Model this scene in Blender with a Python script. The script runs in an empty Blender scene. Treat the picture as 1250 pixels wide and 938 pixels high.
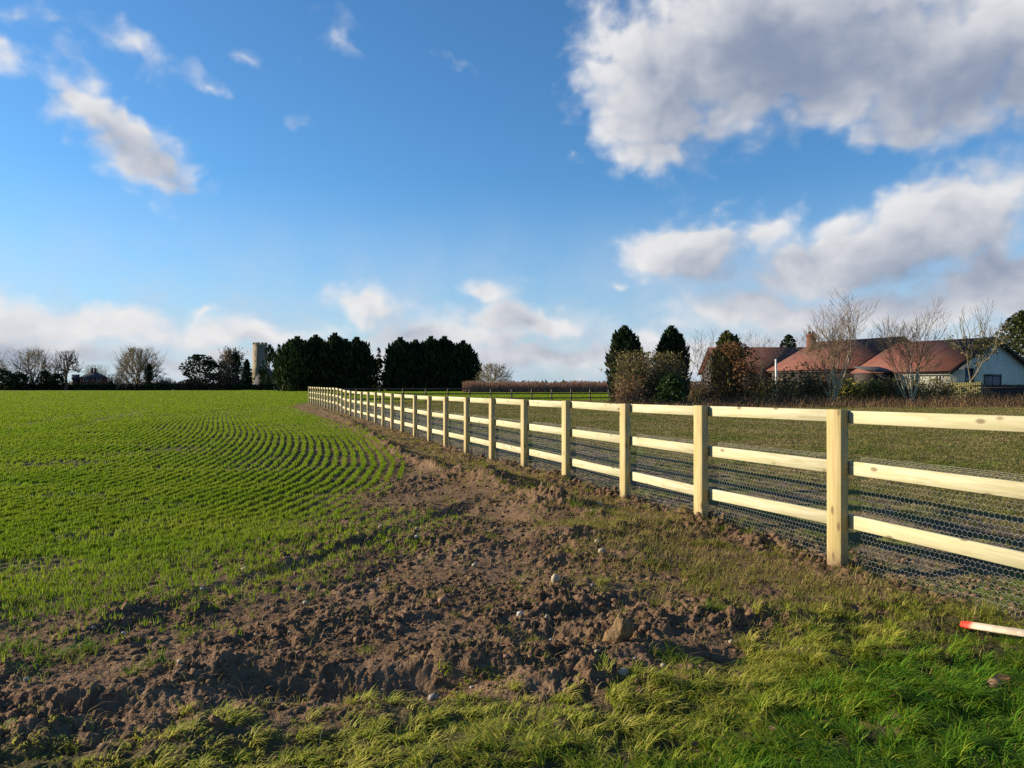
import bpy, math, random
import numpy as np
from mathutils import Vector, Matrix

random.seed(7)
RNG = np.random.default_rng(11)
SC = bpy.context.scene
COL = SC.collection
F = 939.0           # focal length of the photograph in its own pixels
CX, HY, CAMZ = 625.0, 472.0, 1.4
SUN_EL = math.radians(16.5)
SUN_H = np.array([-0.975, 0.222])       # horizontal direction towards the sun


def at(px, D, py=None):
    x = (px - CX) / F * D
    z = 0.0 if py is None else CAMZ + (HY - py) / F * D
    return x, D, z


def gp(px, py):
    """point of the flat ground seen at a place of the photograph"""
    D = CAMZ * F / (py - HY)
    return ((px - CX) / F * D, D)


# ------------------------------------------------------------------ noise
def _hash(ix, iy, seed):
    h = (ix.astype(np.int64) * 374761393 + iy.astype(np.int64) * 668265263 + seed * 1442695041) & 0xFFFFFFFF
    h = ((h ^ (h >> 13)) * 1274126177) & 0xFFFFFFFF
    h = ((h ^ (h >> 16)) * 2246822519) & 0xFFFFFFFF
    return ((h ^ (h >> 15)) & 0xFFFFFF).astype(np.float64) / 0xFFFFFF


def perlin(x, y, seed=0):
    x0 = np.floor(x); y0 = np.floor(y)
    fx = x - x0; fy = y - y0
    u = fx * fx * fx * (fx * (fx * 6 - 15) + 10); v = fy * fy * fy * (fy * (fy * 6 - 15) + 10)

    def g(dx, dy):
        a = _hash(x0 + dx, y0 + dy, seed) * 6.283185
        return np.cos(a) * (fx - dx) + np.sin(a) * (fy - dy)
    a = g(0, 0); b = g(1, 0); c = g(0, 1); d = g(1, 1)
    return (a + (b - a) * u) + ((c + (d - c) * u) - (a + (b - a) * u)) * v


def fbm(x, y, octv=4, seed=0, gain=.5):
    s = 0; a = 1.0
    for k in range(octv):
        s = s + a * perlin(x * 2 ** k + 17.3 * k, y * 2 ** k - 9.1 * k, seed + k)
        a *= gain
    return s


def cells(x, y, seed=0, rmin=.25, rmax=.62):
    """rounded lumps: highest where near a random cell centre of random size"""
    x0 = np.floor(x); y0 = np.floor(y)
    out = np.zeros_like(x)
    for dx in (-1, 0, 1):
        for dy in (-1, 0, 1):
            ix = x0 + dx; iy = y0 + dy
            px = ix + _hash(ix, iy, seed); py = iy + _hash(ix, iy, seed + 5)
            r = rmin + (rmax - rmin) * _hash(ix, iy, seed + 9) ** 2
            d2 = ((x - px) ** 2 + (y - py) ** 2) / (r * r)
            out = np.maximum(out, r * np.sqrt(np.clip(1 - d2, 0, 1)))
    return out


def sstep(a, b, x):
    t = np.clip((x - a) / (b - a), 0, 1)
    return t * t * (3 - 2 * t)


# ------------------------------------------------------------------ objects
def tag(o, label=None, cat=None, group=None, kind=None):
    if label: o['label'] = label
    if cat: o['category'] = cat
    if group: o['group'] = group
    if kind: o['kind'] = kind
    return o


def empty(name, loc, label, cat, group=None):
    o = bpy.data.objects.new(name, None)
    COL.objects.link(o); o.location = loc; o.empty_display_size = .3
    return tag(o, label, cat, group)


def mesh_obj(name, V, faces, mat, parent=None, attrs=None, smooth=False, loc=None, world=True):
    """V (n,3) in world coordinates (moved to the parent's frame) ; faces = list of int arrays (m,3)/(m,4)"""
    V = np.asarray(V, dtype=np.float64)
    me = bpy.data.meshes.new(name)
    origin = np.zeros(3)
    if parent is not None and world:
        origin = np.array(parent.location)
    elif loc is not None:
        origin = np.array(loc)
    me.vertices.add(len(V))
    me.vertices.foreach_set('co', (V - origin).astype(np.float32).ravel())
    faces = [np.asarray(f, dtype=np.int32) for f in faces if len(f)]
    loops = np.concatenate([f.ravel() for f in faces])
    tot = np.concatenate([np.full(len(f), f.shape[1], dtype=np.int32) for f in faces])
    st = np.concatenate([[0], np.cumsum(tot)[:-1]]).astype(np.int32)
    me.loops.add(len(loops)); me.loops.foreach_set('vertex_index', loops)
    me.polygons.add(len(tot)); me.polygons.foreach_set('loop_start', st); me.polygons.foreach_set('loop_total', tot)
    if smooth:
        me.polygons.foreach_set('use_smooth', np.ones(len(tot), dtype=bool))
    me.update(calc_edges=True)
    for an, arr in (attrs or {}).items():
        arr = np.asarray(arr, dtype=np.float32)
        if arr.ndim == 1:
            a = me.attributes.new(an, 'FLOAT', 'POINT'); a.data.foreach_set('value', arr)
        else:
            a = me.attributes.new(an, 'FLOAT_COLOR', 'POINT'); a.data.foreach_set('color', arr.ravel())
    me.materials.append(mat)
    o = bpy.data.objects.new(name, me)
    COL.objects.link(o)
    if parent is not None:
        o.parent = parent
    elif loc is not None:
        o.location = loc
    return o


class MB:
    """collects convex bits into one mesh"""
    def __init__(self): self.v = []; self.q = []; self.t = []; self.n = 0

    def add(self, V, q=(), t=()):
        V = np.asarray(V, float)
        self.v.append(V)
        if len(q): self.q.append(np.asarray(q) + self.n)
        if len(t): self.t.append(np.asarray(t) + self.n)
        self.n += len(V)

    def box(self, c, ax, ay, az):
        """c centre; half vectors"""
        c, ax, ay, az = [np.asarray(a, float) for a in (c, ax, ay, az)]
        V = [c + i * ax + j * ay + k * az for k in (-1, 1) for j in (-1, 1) for i in (-1, 1)]
        self.add(V, q=[[0, 2, 3, 1], [4, 5, 7, 6], [0, 1, 5, 4], [2, 6, 7, 3], [0, 4, 6, 2], [1, 3, 7, 5]])

    def bevel_box(self, L, W, H, b):
        """box of half sizes with chamfered edges, centred on the origin, long axis x"""
        self._bb(L, W, H, b)

    def _bb(self, L, W, H, b):
        ring = [(-W + b, -H), (W - b, -H), (W, -H + b), (W, H - b), (W - b, H), (-W + b, H), (-W, H - b), (-W, -H + b)]
        inn = [(y * (1 - b / W * .8), z * (1 - b / H * .8)) for y, z in ring]
        V = [(-L, y, z) for y, z in inn] + [(-L + b, y, z) for y, z in ring] + [(L - b, y, z) for y, z in ring] + [(L, y, z) for y, z in inn]
        q = []
        for s in range(3):
            for k in range(8):
                k2 = (k + 1) % 8
                q.append([s * 8 + k, s * 8 + k2, s * 8 + 8 + k2, s * 8 + 8 + k])
        q += [[0, 7, 6, 5], [0, 5, 4, 3], [0, 3, 2, 1]]
        o = 24
        q += [[o, o + 1, o + 2, o + 3], [o, o + 3, o + 4, o + 5], [o, o + 5, o + 6, o + 7]]
        self.add(V, q=q)

    def prism(self, pts, d):
        """closed slab: planar polygon pts (n,3) extruded by vector d (convex polygon)"""
        pts = np.asarray(pts, float); n = len(pts); d = np.asarray(d, float)
        V = np.vstack([pts, pts + d])
        q = [[k, (k + 1) % n, n + (k + 1) % n, n + k] for k in range(n)]
        t = [[0, k + 1, k] for k in range(1, n - 1)] + [[n, n + k, n + k + 1] for k in range(1, n - 1)]
        self.add(V, q=q, t=t)

    def obj(self, name, mat, parent=None, **k):
        fs = []
        if self.q: fs.append(np.vstack(self.q))
        if self.t: fs.append(np.vstack(self.t))
        return mesh_obj(name, np.vstack(self.v), fs, mat, parent, **k)


# ------------------------------------------------------------------ materials
def new_mat(name):
    m = bpy.data.materials.new(name); m.use_nodes = True
    nt = m.node_tree; nt.nodes.clear()
    out = nt.nodes.new('ShaderNodeOutputMaterial')
    return m, nt, out


class G:
    """small helper for node graphs"""
    def __init__(self, nt): self.nt = nt

    def n(self, typ, **kw):
        nd = self.nt.nodes.new(typ)
        for k, v in kw.items():
            setattr(nd, k, v)
        return nd

    def l(self, a, b): self.nt.links.new(a, b)

    def put(self, sock, v):
        if hasattr(v, 'is_output') or isinstance(v, bpy.types.NodeSocket): self.l(v, sock)
        else: sock.default_value = v

    def math(self, op, a, b=None, c=None, clamp=False):
        nd = self.n('ShaderNodeMath', operation=op); nd.use_clamp = clamp
        self.put(nd.inputs[0], a)
        if b is not None: self.put(nd.inputs[1], b)
        if c is not None: self.put(nd.inputs[2], c)
        return nd.outputs[0]

    def vmath(self, op, a, b=None):
        nd = self.n('ShaderNodeVectorMath', operation=op)
        self.put(nd.inputs[0], a)
        if b is not None: self.put(nd.inputs[1], b)
        return nd

    def mix(self, f, a, b):
        nd = self.n('ShaderNodeMix', data_type='RGBA')
        self.put(nd.inputs[0], f)
        self.put(nd.inputs[6], a if not isinstance(a, tuple) else (*a[:3], 1))
        self.put(nd.inputs[7], b if not isinstance(b, tuple) else (*b[:3], 1))
        return nd.outputs[2]

    def noise(self, vec, scale, detail=4, rough=.55, dist=0.0, dim='3D'):
        nd = self.n('ShaderNodeTexNoise', noise_dimensions=dim)
        if vec is not None: self.l(vec, nd.inputs['Vector'])
        nd.inputs['Scale'].default_value = scale; nd.inputs['Detail'].default_value = detail
        nd.inputs['Roughness'].default_value = rough; nd.inputs['Distortion'].default_value = dist
        return nd.outputs['Fac']

    def ramp(self, v, a, b):
        nd = self.n('ShaderNodeMapRange', interpolation_type='SMOOTHSTEP')
        self.put(nd.inputs[0], v); self.put(nd.inputs[1], a); self.put(nd.inputs[2], b)
        return nd.outputs[0]

    def attr(self, name): return self.n('ShaderNodeAttribute', attribute_name=name)

    def bsdf(self, col, rough=.9, spec=.2, normal=None, metal=0.0):
        b = self.n('ShaderNodeBsdfPrincipled')
        self.put(b.inputs['Base Color'], col if not isinstance(col, tuple) else (*col[:3], 1))
        self.put(b.inputs['Roughness'], rough); b.inputs['Specular IOR Level'].default_value = spec
        b.inputs['Metallic'].default_value = metal
        if normal is not None: self.l(normal, b.inputs['Normal'])
        return b.outputs[0]

    def bump(self, h, strength, dist):
        b = self.n('ShaderNodeBump'); b.inputs['Strength'].default_value = strength; b.inputs['Distance'].default_value = dist
        self.l(h, b.inputs['Height']); return b.outputs[0]


def mat_leaf(name, c1, c2, c3, transl=.3, rough=.6, spec=.2):
    """foliage: mixes three leaf colours by the per-leaf attribute 'tint' (0..1)"""
    m, nt, out = new_mat(name); g = G(nt)
    t = g.attr('tint').outputs['Fac']
    a = g.mix(g.ramp(t, 0, .5), c1, c2)
    c = g.mix(g.ramp(t, .5, 1), a, c3)
    b = g.bsdf(c, rough, spec)
    tr = g.n('ShaderNodeBsdfTranslucent'); g.l(c, tr.inputs[0])
    mx = g.n('ShaderNodeMixShader'); mx.inputs[0].default_value = transl
    g.l(b, mx.inputs[1]); g.l(tr.outputs[0], mx.inputs[2]); g.l(mx.outputs[0], out.inputs[0])
    return m


def mat_noise(name, c1, c2, scale=3.0, rough=.85, spec=.2, bump=0.0, bscale=20., bdist=.01, detail=5, stretch=None, metal=0.0):
    m, nt, out = new_mat(name); g = G(nt)
    tc = g.n('ShaderNodeTexCoord'); vec = tc.outputs['Object']
    if stretch:
        mp = g.n('ShaderNodeMapping'); mp.inputs['Scale'].default_value = stretch; g.l(vec, mp.inputs[0]); vec = mp.outputs[0]
    f = g.ramp(g.noise(vec, scale, detail), .3, .7)
    c = g.mix(f, c1, c2)
    nrm = g.bump(g.noise(vec, bscale, 4), bump, bdist) if bump else None
    g.l(g.bsdf(c, rough, spec, nrm, metal), out.inputs[0])
    return m


def mat_wood(name, light, dark, knot, grain=1.0, mud=0):
    m, nt, out = new_mat(name); g = G(nt)
    tc = g.n('ShaderNodeTexCoord'); oi = g.n('ShaderNodeObjectInfo')
    off = g.vmath('SCALE', (7.3, 3.1, 5.7)); g.l(oi.outputs['Random'], off.inputs['Scale'])
    off2 = g.vmath('MULTIPLY', off.outputs[0], (9., 9., 9.))
    v = g.vmath('ADD', tc.outputs['Object'], off2.outputs[0]).outputs[0]
    mp = g.n('ShaderNodeMapping'); mp.inputs['Scale'].default_value = (1.6, 26, 26); g.l(v, mp.inputs[0])
    gr = g.noise(mp.outputs[0], 1.5, 5, .6, .6)
    mp2 = g.n('ShaderNodeMapping'); mp2.inputs['Scale'].default_value = (2.2, 5, 5); g.l(v, mp2.inputs[0])
    bl = g.noise(mp2.outputs[0], 1.3, 3)
    vo = g.n('ShaderNodeTexVoronoi'); vo.inputs['Scale'].default_value = 1.0
    mp3 = g.n('ShaderNodeMapping'); mp3.inputs['Scale'].default_value = (4.2, 9, 9); g.l(v, mp3.inputs[0]); g.l(mp3.outputs[0], vo.inputs['Vector'])
    kn = g.ramp(vo.outputs['Distance'], .20, .08)
    c = g.mix(g.math('MULTIPLY', g.ramp(gr, .38, .68), grain), light, dark)
    c = g.mix(g.math('MULTIPLY', g.ramp(bl, .45, .75), .45), c, tuple(np.array(light) * np.array([.86, .92, .74])))
    c = g.mix(g.math('MULTIPLY', g.ramp(g.noise(v, 7, 5, .65), .52, .72), .55), c, tuple(np.array(light) * np.array([.74, .86, .66])))
    tone = g.math('MULTIPLY', oi.outputs['Random'], .38)
    c = g.mix(tone, c, dark)
    c = g.mix(g.math('MULTIPLY', kn, .8), c, knot)
    if mud:       # soil splashed on the foot of a post
        sp = g.n('ShaderNodeSeparateXYZ'); g.l(tc.outputs['Generated'], sp.inputs[0])
        h = g.math('ADD', sp.outputs[0], g.math('MULTIPLY', g.math('SUBTRACT', g.noise(v, 30, 4), .5), .10))
        c = g.mix(g.math('MULTIPLY', g.ramp(h, .37, .27), .8), c, (.16, .105, .068))
    nrm = g.bump(gr, .35, .003)
    g.l(g.bsdf(c, .72, .25, nrm), out.inputs[0])
    return m


M = {}
M['pine'] = mat_wood('fresh pale pine', (.50, .455, .305), (.36, .31, .17), (.13, .085, .04))
M['post'] = mat_wood('tan pine post', (.44, .345, .165), (.31, .225, .09), (.11, .07, .03), 1.0, 1)
M['oldwood'] = mat_wood('weathered brown timber', (.13, .095, .065), (.07, .05, .036), (.03, .022, .016))
M['panelwood'] = mat_wood('olive weathered panel', (.20, .17, .06), (.12, .10, .04), (.05, .04, .02))
M['darkboard'] = mat_wood('dark boards with painted shade', (.035, .032, .032), (.02, .018, .018), (.01, .01, .01))  # near-black base colour carries the shade this board fence stands in
M['wire'] = mat_noise('galvanised wire', (.43, .405, .365), (.30, .285, .26), 30, .6, .3)
M['brick'] = mat_noise('red brick', (.17, .065, .040), (.11, .045, .032), 5, .9, .1)
M['slate'] = mat_noise('grey slate roof', (.07, .06, .06), (.045, .04, .042), 4, .7, .3)
M['flint'] = mat_noise('flint and mortar', (.25, .20, .135), (.155, .13, .09), 2.2, .95, .1)
M['flint_dark'] = mat_noise('grey flint nave', (.16, .16, .17), (.11, .11, .12), 1.5, .95, .1)
M['stonetrim'] = mat_noise('pale stone trim', (.36, .32, .25), (.27, .24, .19), 2, .9, .1)
M['render'] = mat_noise('white painted render', (.56, .53, .44), (.47, .45, .38), 1.2, .9, .1)
M['frame_white'] = mat_noise('white window paint', (.72, .72, .72), (.6, .6, .6), 6, .5, .4)
M['frame_dark'] = mat_noise('dark window frame', (.04, .03, .028), (.025, .02, .018), 6, .5, .4)
M['glass'] = mat_noise('window glass', (.02, .024, .03), (.03, .034, .04), 2, .08, .8)
M['curtain'] = mat_noise('pale curtain', (.23, .19, .21), (.14, .12, .14), 14, .9, .1)
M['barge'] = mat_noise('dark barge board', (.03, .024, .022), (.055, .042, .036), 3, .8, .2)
M['bark'] = mat_noise('grey brown bark', (.11, .085, .06), (.065, .05, .037), 4, .95, .05)
M['twig'] = mat_noise('dark winter twigs', (.16, .13, .09), (.10, .08, .055), 4, .95, .05)
M['twigpale'] = mat_noise('olive winter twigs', (.30, .25, .16), (.20, .16, .10), 4, .95, .05)
M['palebark'] = mat_noise('pale birch bark', (.48, .40, .26), (.30, .24, .14), 2.5, .9, .1)
M['paletwig'] = mat_noise('tan twigs', (.27, .20, .13), (.17, .125, .08), 3, .95, .05)
M['redtwig'] = mat_leaf('red brown coppice stems', (.27, .145, .10), (.36, .21, .14), (.21, .14, .10), .1, .9, .05)
M['conifer'] = mat_leaf('dark conifer needles', (.014, .026, .012), (.026, .044, .016), (.05, .075, .02), .12, .8, .08)
M['cypress'] = mat_leaf('cypress scale leaves', (.015, .028, .013), (.025, .042, .016), (.05, .065, .02), .12, .8, .08)
M['ivy'] = mat_leaf('ivy and olive leaves', (.03, .042, .013), (.07, .075, .02), (.13, .10, .035), .2, .6, .15)
M['olive'] = mat_leaf('olive shrub leaves', (.06, .068, .02), (.135, .12, .034), (.24, .18, .07), .25, .6, .15)
M['greenleaf'] = mat_leaf('green shrub leaves', (.03, .055, .016), (.05, .085, .022), (.10, .11, .03), .25, .5, .2)
M['golden'] = mat_leaf('golden hedge leaves', (.10, .11, .018), (.20, .19, .03), (.30, .26, .06), .25, .6, .1)
M['russet'] = mat_leaf('russet beech leaves', (.115, .058, .027), (.20, .10, .042), (.29, .175, .085), .3, .7, .1)
M['brownbush'] = mat_leaf('brown bush leaves', (.06, .038, .024), (.10, .065, .038), (.15, .10, .055), .2, .8, .05)
M['bramble'] = mat_leaf('dead bramble stems', (.10, .06, .034), (.18, .11, .06), (.30, .21, .11), .15, .9, .05)
M['deadgrass'] = mat_leaf('bleached dead grass', (.16, .10, .05), (.25, .17, .08), (.40, .30, .15), .2, .8, .1)
M['crop'] = mat_leaf('cereal seedling leaves', (.14, .23, .012), (.205, .285, .014), (.29, .31, .03), .44, .7, .1)
M['grass'] = mat_leaf('rough verge grass', (.095, .225, .012), (.25, .30, .02), (.46, .41, .08), .44, .6, .15)
M['oldgrass'] = mat_leaf('trampled olive grass', (.11, .20, .014), (.225, .225, .032), (.33, .25, .085), .36, .7, .1)
M['paddock'] = mat_leaf('paddock grass', (.11, .135, .022), (.18, .16, .045), (.28, .21, .095), .35, .7, .1)
M['stone'] = mat_noise('cream flint stone', (.42, .35, .23), (.27, .22, .15), 14, .7, .3, .4, 60, .003)
M['whitestone'] = mat_noise('white chalk stone', (.52, .48, .42), (.38, .35, .30), 14, .8, .2, .4, 60, .003)
M['pinkstone'] = mat_noise('pinkish pebble', (.32, .17, .10), (.22, .12, .075), 14, .7, .3, .4, 60, .003)
M['greystone'] = mat_noise('grey flint stone', (.24, .21, .18), (.15, .135, .12), 14, .6, .4, .4, 60, .003)
M['clod'] = mat_noise('brown soil clods', (.20, .125, .073), (.080, .048, .030), 9, .97, .05, .6, 90, .006)
M['turfclod'] = mat_noise('fibrous turf clod', (.26, .17, .09), (.12, .075, .04), 22, .97, .05, .8, 60, .008)
M['leafdead'] = mat_leaf('fallen brown leaf', (.20, .085, .04), (.26, .12, .06), (.30, .16, .09), .25, .6, .2)


def mat_tiles():
    m, nt, out = new_mat('red clay roof tiles'); g = G(nt)
    tc = g.n('ShaderNodeTexCoord'); v = tc.outputs['Object']
    c = g.mix(g.ramp(g.noise(v, 1.3, 6), .3, .7), (.185, .066, .043), (.125, .047, .035))
    c = g.mix(g.math('MULTIPLY', g.ramp(g.noise(v, .45, 3), .45, .7), .5), c, (.13, .075, .05))
    sep = g.n('ShaderNodeSeparateXYZ'); g.l(v, sep.inputs[0])
    w = g.math('FRACT', g.math('MULTIPLY', sep.outputs[2], 5.6))
    line = g.ramp(w, .0, .28)
    c = g.mix(g.math('MULTIPLY', g.math('SUBTRACT', 1, line), .45), c, (.07, .03, .025))
    b = g.bump(w, .6, .03)
    g.l(g.bsdf(c, .8, .2, b), out.inputs[0])
    return m


M['tiles'] = mat_tiles()


def mat_stake():
    m, nt, out = new_mat('pale stake with red painted tip'); g = G(nt)
    tc = g.n('ShaderNodeTexCoord'); sep = g.n('ShaderNodeSeparateXYZ'); g.l(tc.outputs['Object'], sep.inputs[0])
    n = g.noise(tc.outputs['Object'], 40, 3)
    x = g.math('ADD', sep.outputs[0], g.math('MULTIPLY', g.math('SUBTRACT', n, .5), .05))
    f = g.ramp(x, .10, .055)
    c = g.mix(g.ramp(n, .3, .7), (.62, .50, .37), (.50, .39, .27))
    c = g.mix(f, c, (.62, .04, .02))
    g.l(g.bsdf(c, .6, .3), out.inputs[0]); return m


M['stake'] = mat_stake()

# ------------------------------------------------------------------ fence line (measured)
PX = [1022, 855.5, 763, 691, 640, 600.5, 569.5, 544, 524, 506.4, 491, 478.5, 467.5, 458.3, 449.3, 441.2, 434, 427.6, 422, 417, 412.6, 408.2, 404.2, 400.5, 397, 393.8, 390.8, 388, 385.2, 382.5, 379.8, 377]
FP = [np.array([(PX[0] - CX) / F * 5.9, 5.9])]
for i in range(1, len(PX)):
    r = np.array([(PX[i] - CX) / F, 1.0]); p = FP[-1]; L = 1.75
    a = r @ r; b = -2 * (r @ p); c = p @ p - L * L
    FP.append(r * ((-b + math.sqrt(b * b - 4 * a * c)) / (2 * a)))
FP = np.array(FP)
dn = (FP[0] - FP[3]); dn /= np.linalg.norm(dn)
FP = np.vstack([FP[0] + dn * 3.5, FP[0] + dn * 1.75, FP])       # two more posts beyond the right edge
NI = len(FP)
ii = np.arange(NI) - 2
FZT = np.interp(ii, [-2, 0, 1, 2, 3, 4, 6, 8, 12, 17, 19, 20, 21, 31], [1.23, 1.22, 1.21, 1.19, 1.195, 1.185, 1.175, 1.155, 1.175, 1.195, 1.24, 1.29, 1.32, 1.37])
FZB = np.interp(ii, [-2, 0, 1, 2, 3, 4, 5, 6, 8, 12, 13, 21, 31], [0, .02, .09, .03, .07, .08, .0, .0, .0, .04, .07, .1, .12])


def poly_sd(x, y, P):
    """distance to an open polyline, signed positive on its right-hand side, plus parameter of the nearest point"""
    best = np.full(x.shape, 1e18); sgn = np.ones(x.shape); par = np.zeros(x.shape)
    for k in range(len(P) - 1):
        a = P[k]; d = P[k + 1] - a; L2 = d @ d
        t = ((x - a[0]) * d[0] + (y - a[1]) * d[1]) / L2
        lo = -1e9 if k == 0 else 0.0; hi = 1e9 if k == len(P) - 2 else 1.0
        tc = np.clip(t, lo, hi)
        qx = x - a[0] - tc * d[0]; qy = y - a[1] - tc * d[1]
        d2 = qx * qx + qy * qy
        cr = d[0] * qy - d[1] * qx
        m = d2 < best
        best = np.where(m, d2, best); sgn = np.where(m, np.where(cr < 0, 1.0, -1.0), sgn); par = np.where(m, k + tc, par)
    return np.sqrt(best) * sgn, par


def smooth_line(P, n=120, it=14):
    P = np.array(P, float)
    s = np.concatenate([[0], np.cumsum(np.linalg.norm(np.diff(P, axis=0), axis=1))])
    w = np.linspace(0, 1, n) ** 1.6 * s[-1]
    Q = np.stack([np.interp(w, s, P[:, 0]), np.interp(w, s, P[:, 1])], 1)
    for _ in range(it):
        Q[1:-1] = .5 * Q[1:-1] + .25 * (Q[:-2] + Q[2:])
    return Q


# crop edge, from near left to far
CROP = smooth_line([(-40, -2.0), (-12, 1.0), (-6, 2.4), (-3.6, 3.3), (-2.75, 4.0), (-2.45, 4.9), (-2.05, 6.0), (-1.55, 7.4), (-1.38, 9.2), (-1.6, 12.2), (-2.6, 16.2), (-4.3, 22.7), (-7.6, 31), (-11.0, 40), (-15.0, 52), (-16.2, 56.5), (-16.8, 61), (-14.5, 68), (-6, 75), (14, 81), (60, 90), (320, 140)], 220, 10)
CROPC = CROP[::2]
FENCE_ORD = FP[:]        # near (right) to far


def fields(x, y):
    """everything the ground and its plants need, from world positions"""
    dc, _ = poly_sd(x, y, CROPC)        # positive = right of the crop edge (outside)
    dc = -dc                            # positive inside the crop
    sf, par = poly_sd(x, y, FENCE_ORD)  # positive = paddock side
    return dc, sf, par


GP = [gp(*p) for p in [(-260, 960), (0, 926), (330, 902), (450, 876), (560, 846), (640, 862), (700, 866), (780, 846), (850, 842), (900, 822), (950, 782), (1010, 757), (1100, 748), (1190, 752), (1260, 765)]]
GP = np.array(GP + [(4.5, 4.4), (9, 4.0)])


RIDGE = smooth_line([gp(*p) for p in [(392, 503), (420, 515), (450, 533), (500, 562), (560, 592), (604, 603), (660, 617), (735, 640)]], 50, 3)
RUT = smooth_line([gp(*p) for p in [(596, 612), (540, 634), (470, 660), (380, 688), (250, 733), (150, 770)]], 40, 3)
RUT2 = smooth_line([gp(*p) for p in [(640, 640), (560, 662), (480, 690), (400, 722)]], 30, 3)


def seg_d(x, y, P):
    best = np.full(x.shape, 1e9)
    for k in range(len(P) - 1):
        a = P[k]; d = P[k + 1] - a
        t = np.clip(((x - a[0]) * d[0] + (y - a[1]) * d[1]) / (d @ d), 0, 1)
        best = np.minimum(best, np.hypot(x - a[0] - t * d[0], y - a[1] - t * d[1]))
    return best


def sd_grass(x, y):
    d, _ = poly_sd(x, y, GP)
    return d                            # positive = near side (towards the camera)


def blob(x, y, px, py, rx, ry):
    c = gp(px, py)
    return np.exp(-(((x - c[0]) / rx) ** 2 + ((y - c[1]) / ry) ** 2))


def height(x, y, fine=True):
    dc, sf, par = fields(x, y)
    r = np.hypot(x, y)
    zl = np.interp(par, np.arange(NI), FZB) * np.exp(-(sf / 2.2) ** 2)
    z = zl + .03 * fbm(x * .22, y * .22, 3, 3) * sstep(200, 20, r)
    incrop = sstep(-.25, .35, dc); pad = sstep(.0, .5, sf)
    gd = sd_grass(x, y); ingr = sstep(-.15, .15, gd)
    soil = (1 - incrop) * (1 - pad * .55) * (1 - ingr * .7)
    near = sstep(75, 25, r)
    if not fine:
        return z
    # long furrow beside the crop edge and tyre ruts
    wob = .10 * perlin(x * .7, y * .7, 21)
    f1 = np.exp(-((dc + .28 + wob) / .13) ** 2)
    depth = .55 + .6 * perlin(x * .75, y * .75, 8)
    dR = seg_d(x, y, RIDGE) + wob * .6; d1 = seg_d(x, y, RUT) + wob * .4; d2 = seg_d(x, y, RUT2) + wob * .4
    z = z + near * ((.025 + .075 * depth) * np.exp(-(dR / .11) ** 2) - .05 * depth * np.exp(-(d1 / .09) ** 2) + .022 * depth * np.exp(-((d1 - .20) / .09) ** 2) - .03 * np.exp(-(d2 / .09) ** 2)
                    - .045 * f1 * depth * sstep(10, 14, y))
    # mounds and holes of the disturbed strip
    for (px, py, rx, ry, h) in [(606, 598, .42, .8, .13), (655, 622, .35, .55, .10), (612, 634, .28, .32, -.10), (575, 628, .35, .22, -.07), (690, 662, .35, .3, .06),
                                (660, 775, .22, .12, -.07), (705, 752, .3, .15, -.06), (720, 725, .4, .2, .06), (372, 842, .36, .12, -.10), (300, 815, .5, .12, .05),
                                (505, 838, .3, .10, -.09), (560, 818, .3, .10, .07), (150, 850, .5, .1, .05), (60, 868, .4, .08, -.07), (872, 800, .28, .12, -.10),
                                (820, 825, .25, .08, -.06), (700, 835, .3, .1, .06), (760, 800, .25, .1, .05), (240, 760, .4, .15, -.04), (780, 690, .3, .2, .05), (640, 700, .4, .25, -.05),
                                (470, 700, .5, .3, -.03), (1215, 800, .25, .12, .05), (1120, 640, .5, .5, .14), (1215, 690, .4, .4, .13), (1060, 660, .3, .3, -.06)]:
        z = z + h * blob(x, y, px, py, rx, ry)
    # rough tilled surface
    rough = sstep(-.25, .35, fbm(x * .8, y * .8, 3, 40))
    rg = soil * near * (.35 + .85 * rough)
    band = np.exp(-((gd + .40) / .34) ** 2) * sstep(6, 4.5, y)
    fl = np.exp(-((sf + .02) / .24) ** 2) * sstep(5.0, 6.2, y)
    rg = rg * (1 + .35 * band + .9 * np.exp(-((dR - .05) / .28) ** 2)) + .75 * fl * near + .35 * np.exp(-(dR / .25) ** 2) * near
    wx = x + .045 * perlin(x * 9, y * 9, 61) + .020 * perlin(x * 27, y * 27, 63); wy = y + .045 * perlin(x * 9, y * 9, 62) + .020 * perlin(x * 27, y * 27, 64)
    bil = 1 - np.abs(perlin(wx * 11, wy * 11, 75)) * 2.2
    bil2 = 1 - np.abs(perlin(wx * 25, wy * 25, 76)) * 2.2
    z = z + rg * (.027 * (cells(wx * 6.3, wy * 6.3, 70) - .15) + .024 * cells(wx * 13, wy * 13, 71) + .012 * cells(wx * 31, wy * 31, 72)
                  + .024 * np.sign(bil) * np.abs(bil) ** 1.6 * rough + .014 * bil2 + .007 * perlin(wx * 55, wy * 55, 77) + .030 * fbm(x * 2.3, y * 2.3, 3, 50) + .022 * fbm(x * 9, y * 9, 3, 51))
    # crop: small lumps between the rows, rows as low ridges
    rowfade = incrop * near
    z = z + rowfade * (.012 * np.cos(dc * 2 * math.pi / .17) * sstep(.4, 1.4, dc) + .020 * fbm(x * 5, y * 5, 3, 33) + .018 * cells(wx * 9, wy * 9, 73))
    # paddock and verge
    z = z + pad * near * (.035 * fbm(x * 2.0, y * 2.0, 3, 90) + .025 * cells(wx * 6, wy * 6, 74) * sstep(4, 0, sf))
    z = z + ingr * (.05 * fbm(x * 2.2, y * 2.2, 3, 95) + .02 * fbm(x * 8, y * 8, 2, 96))
    return z


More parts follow.
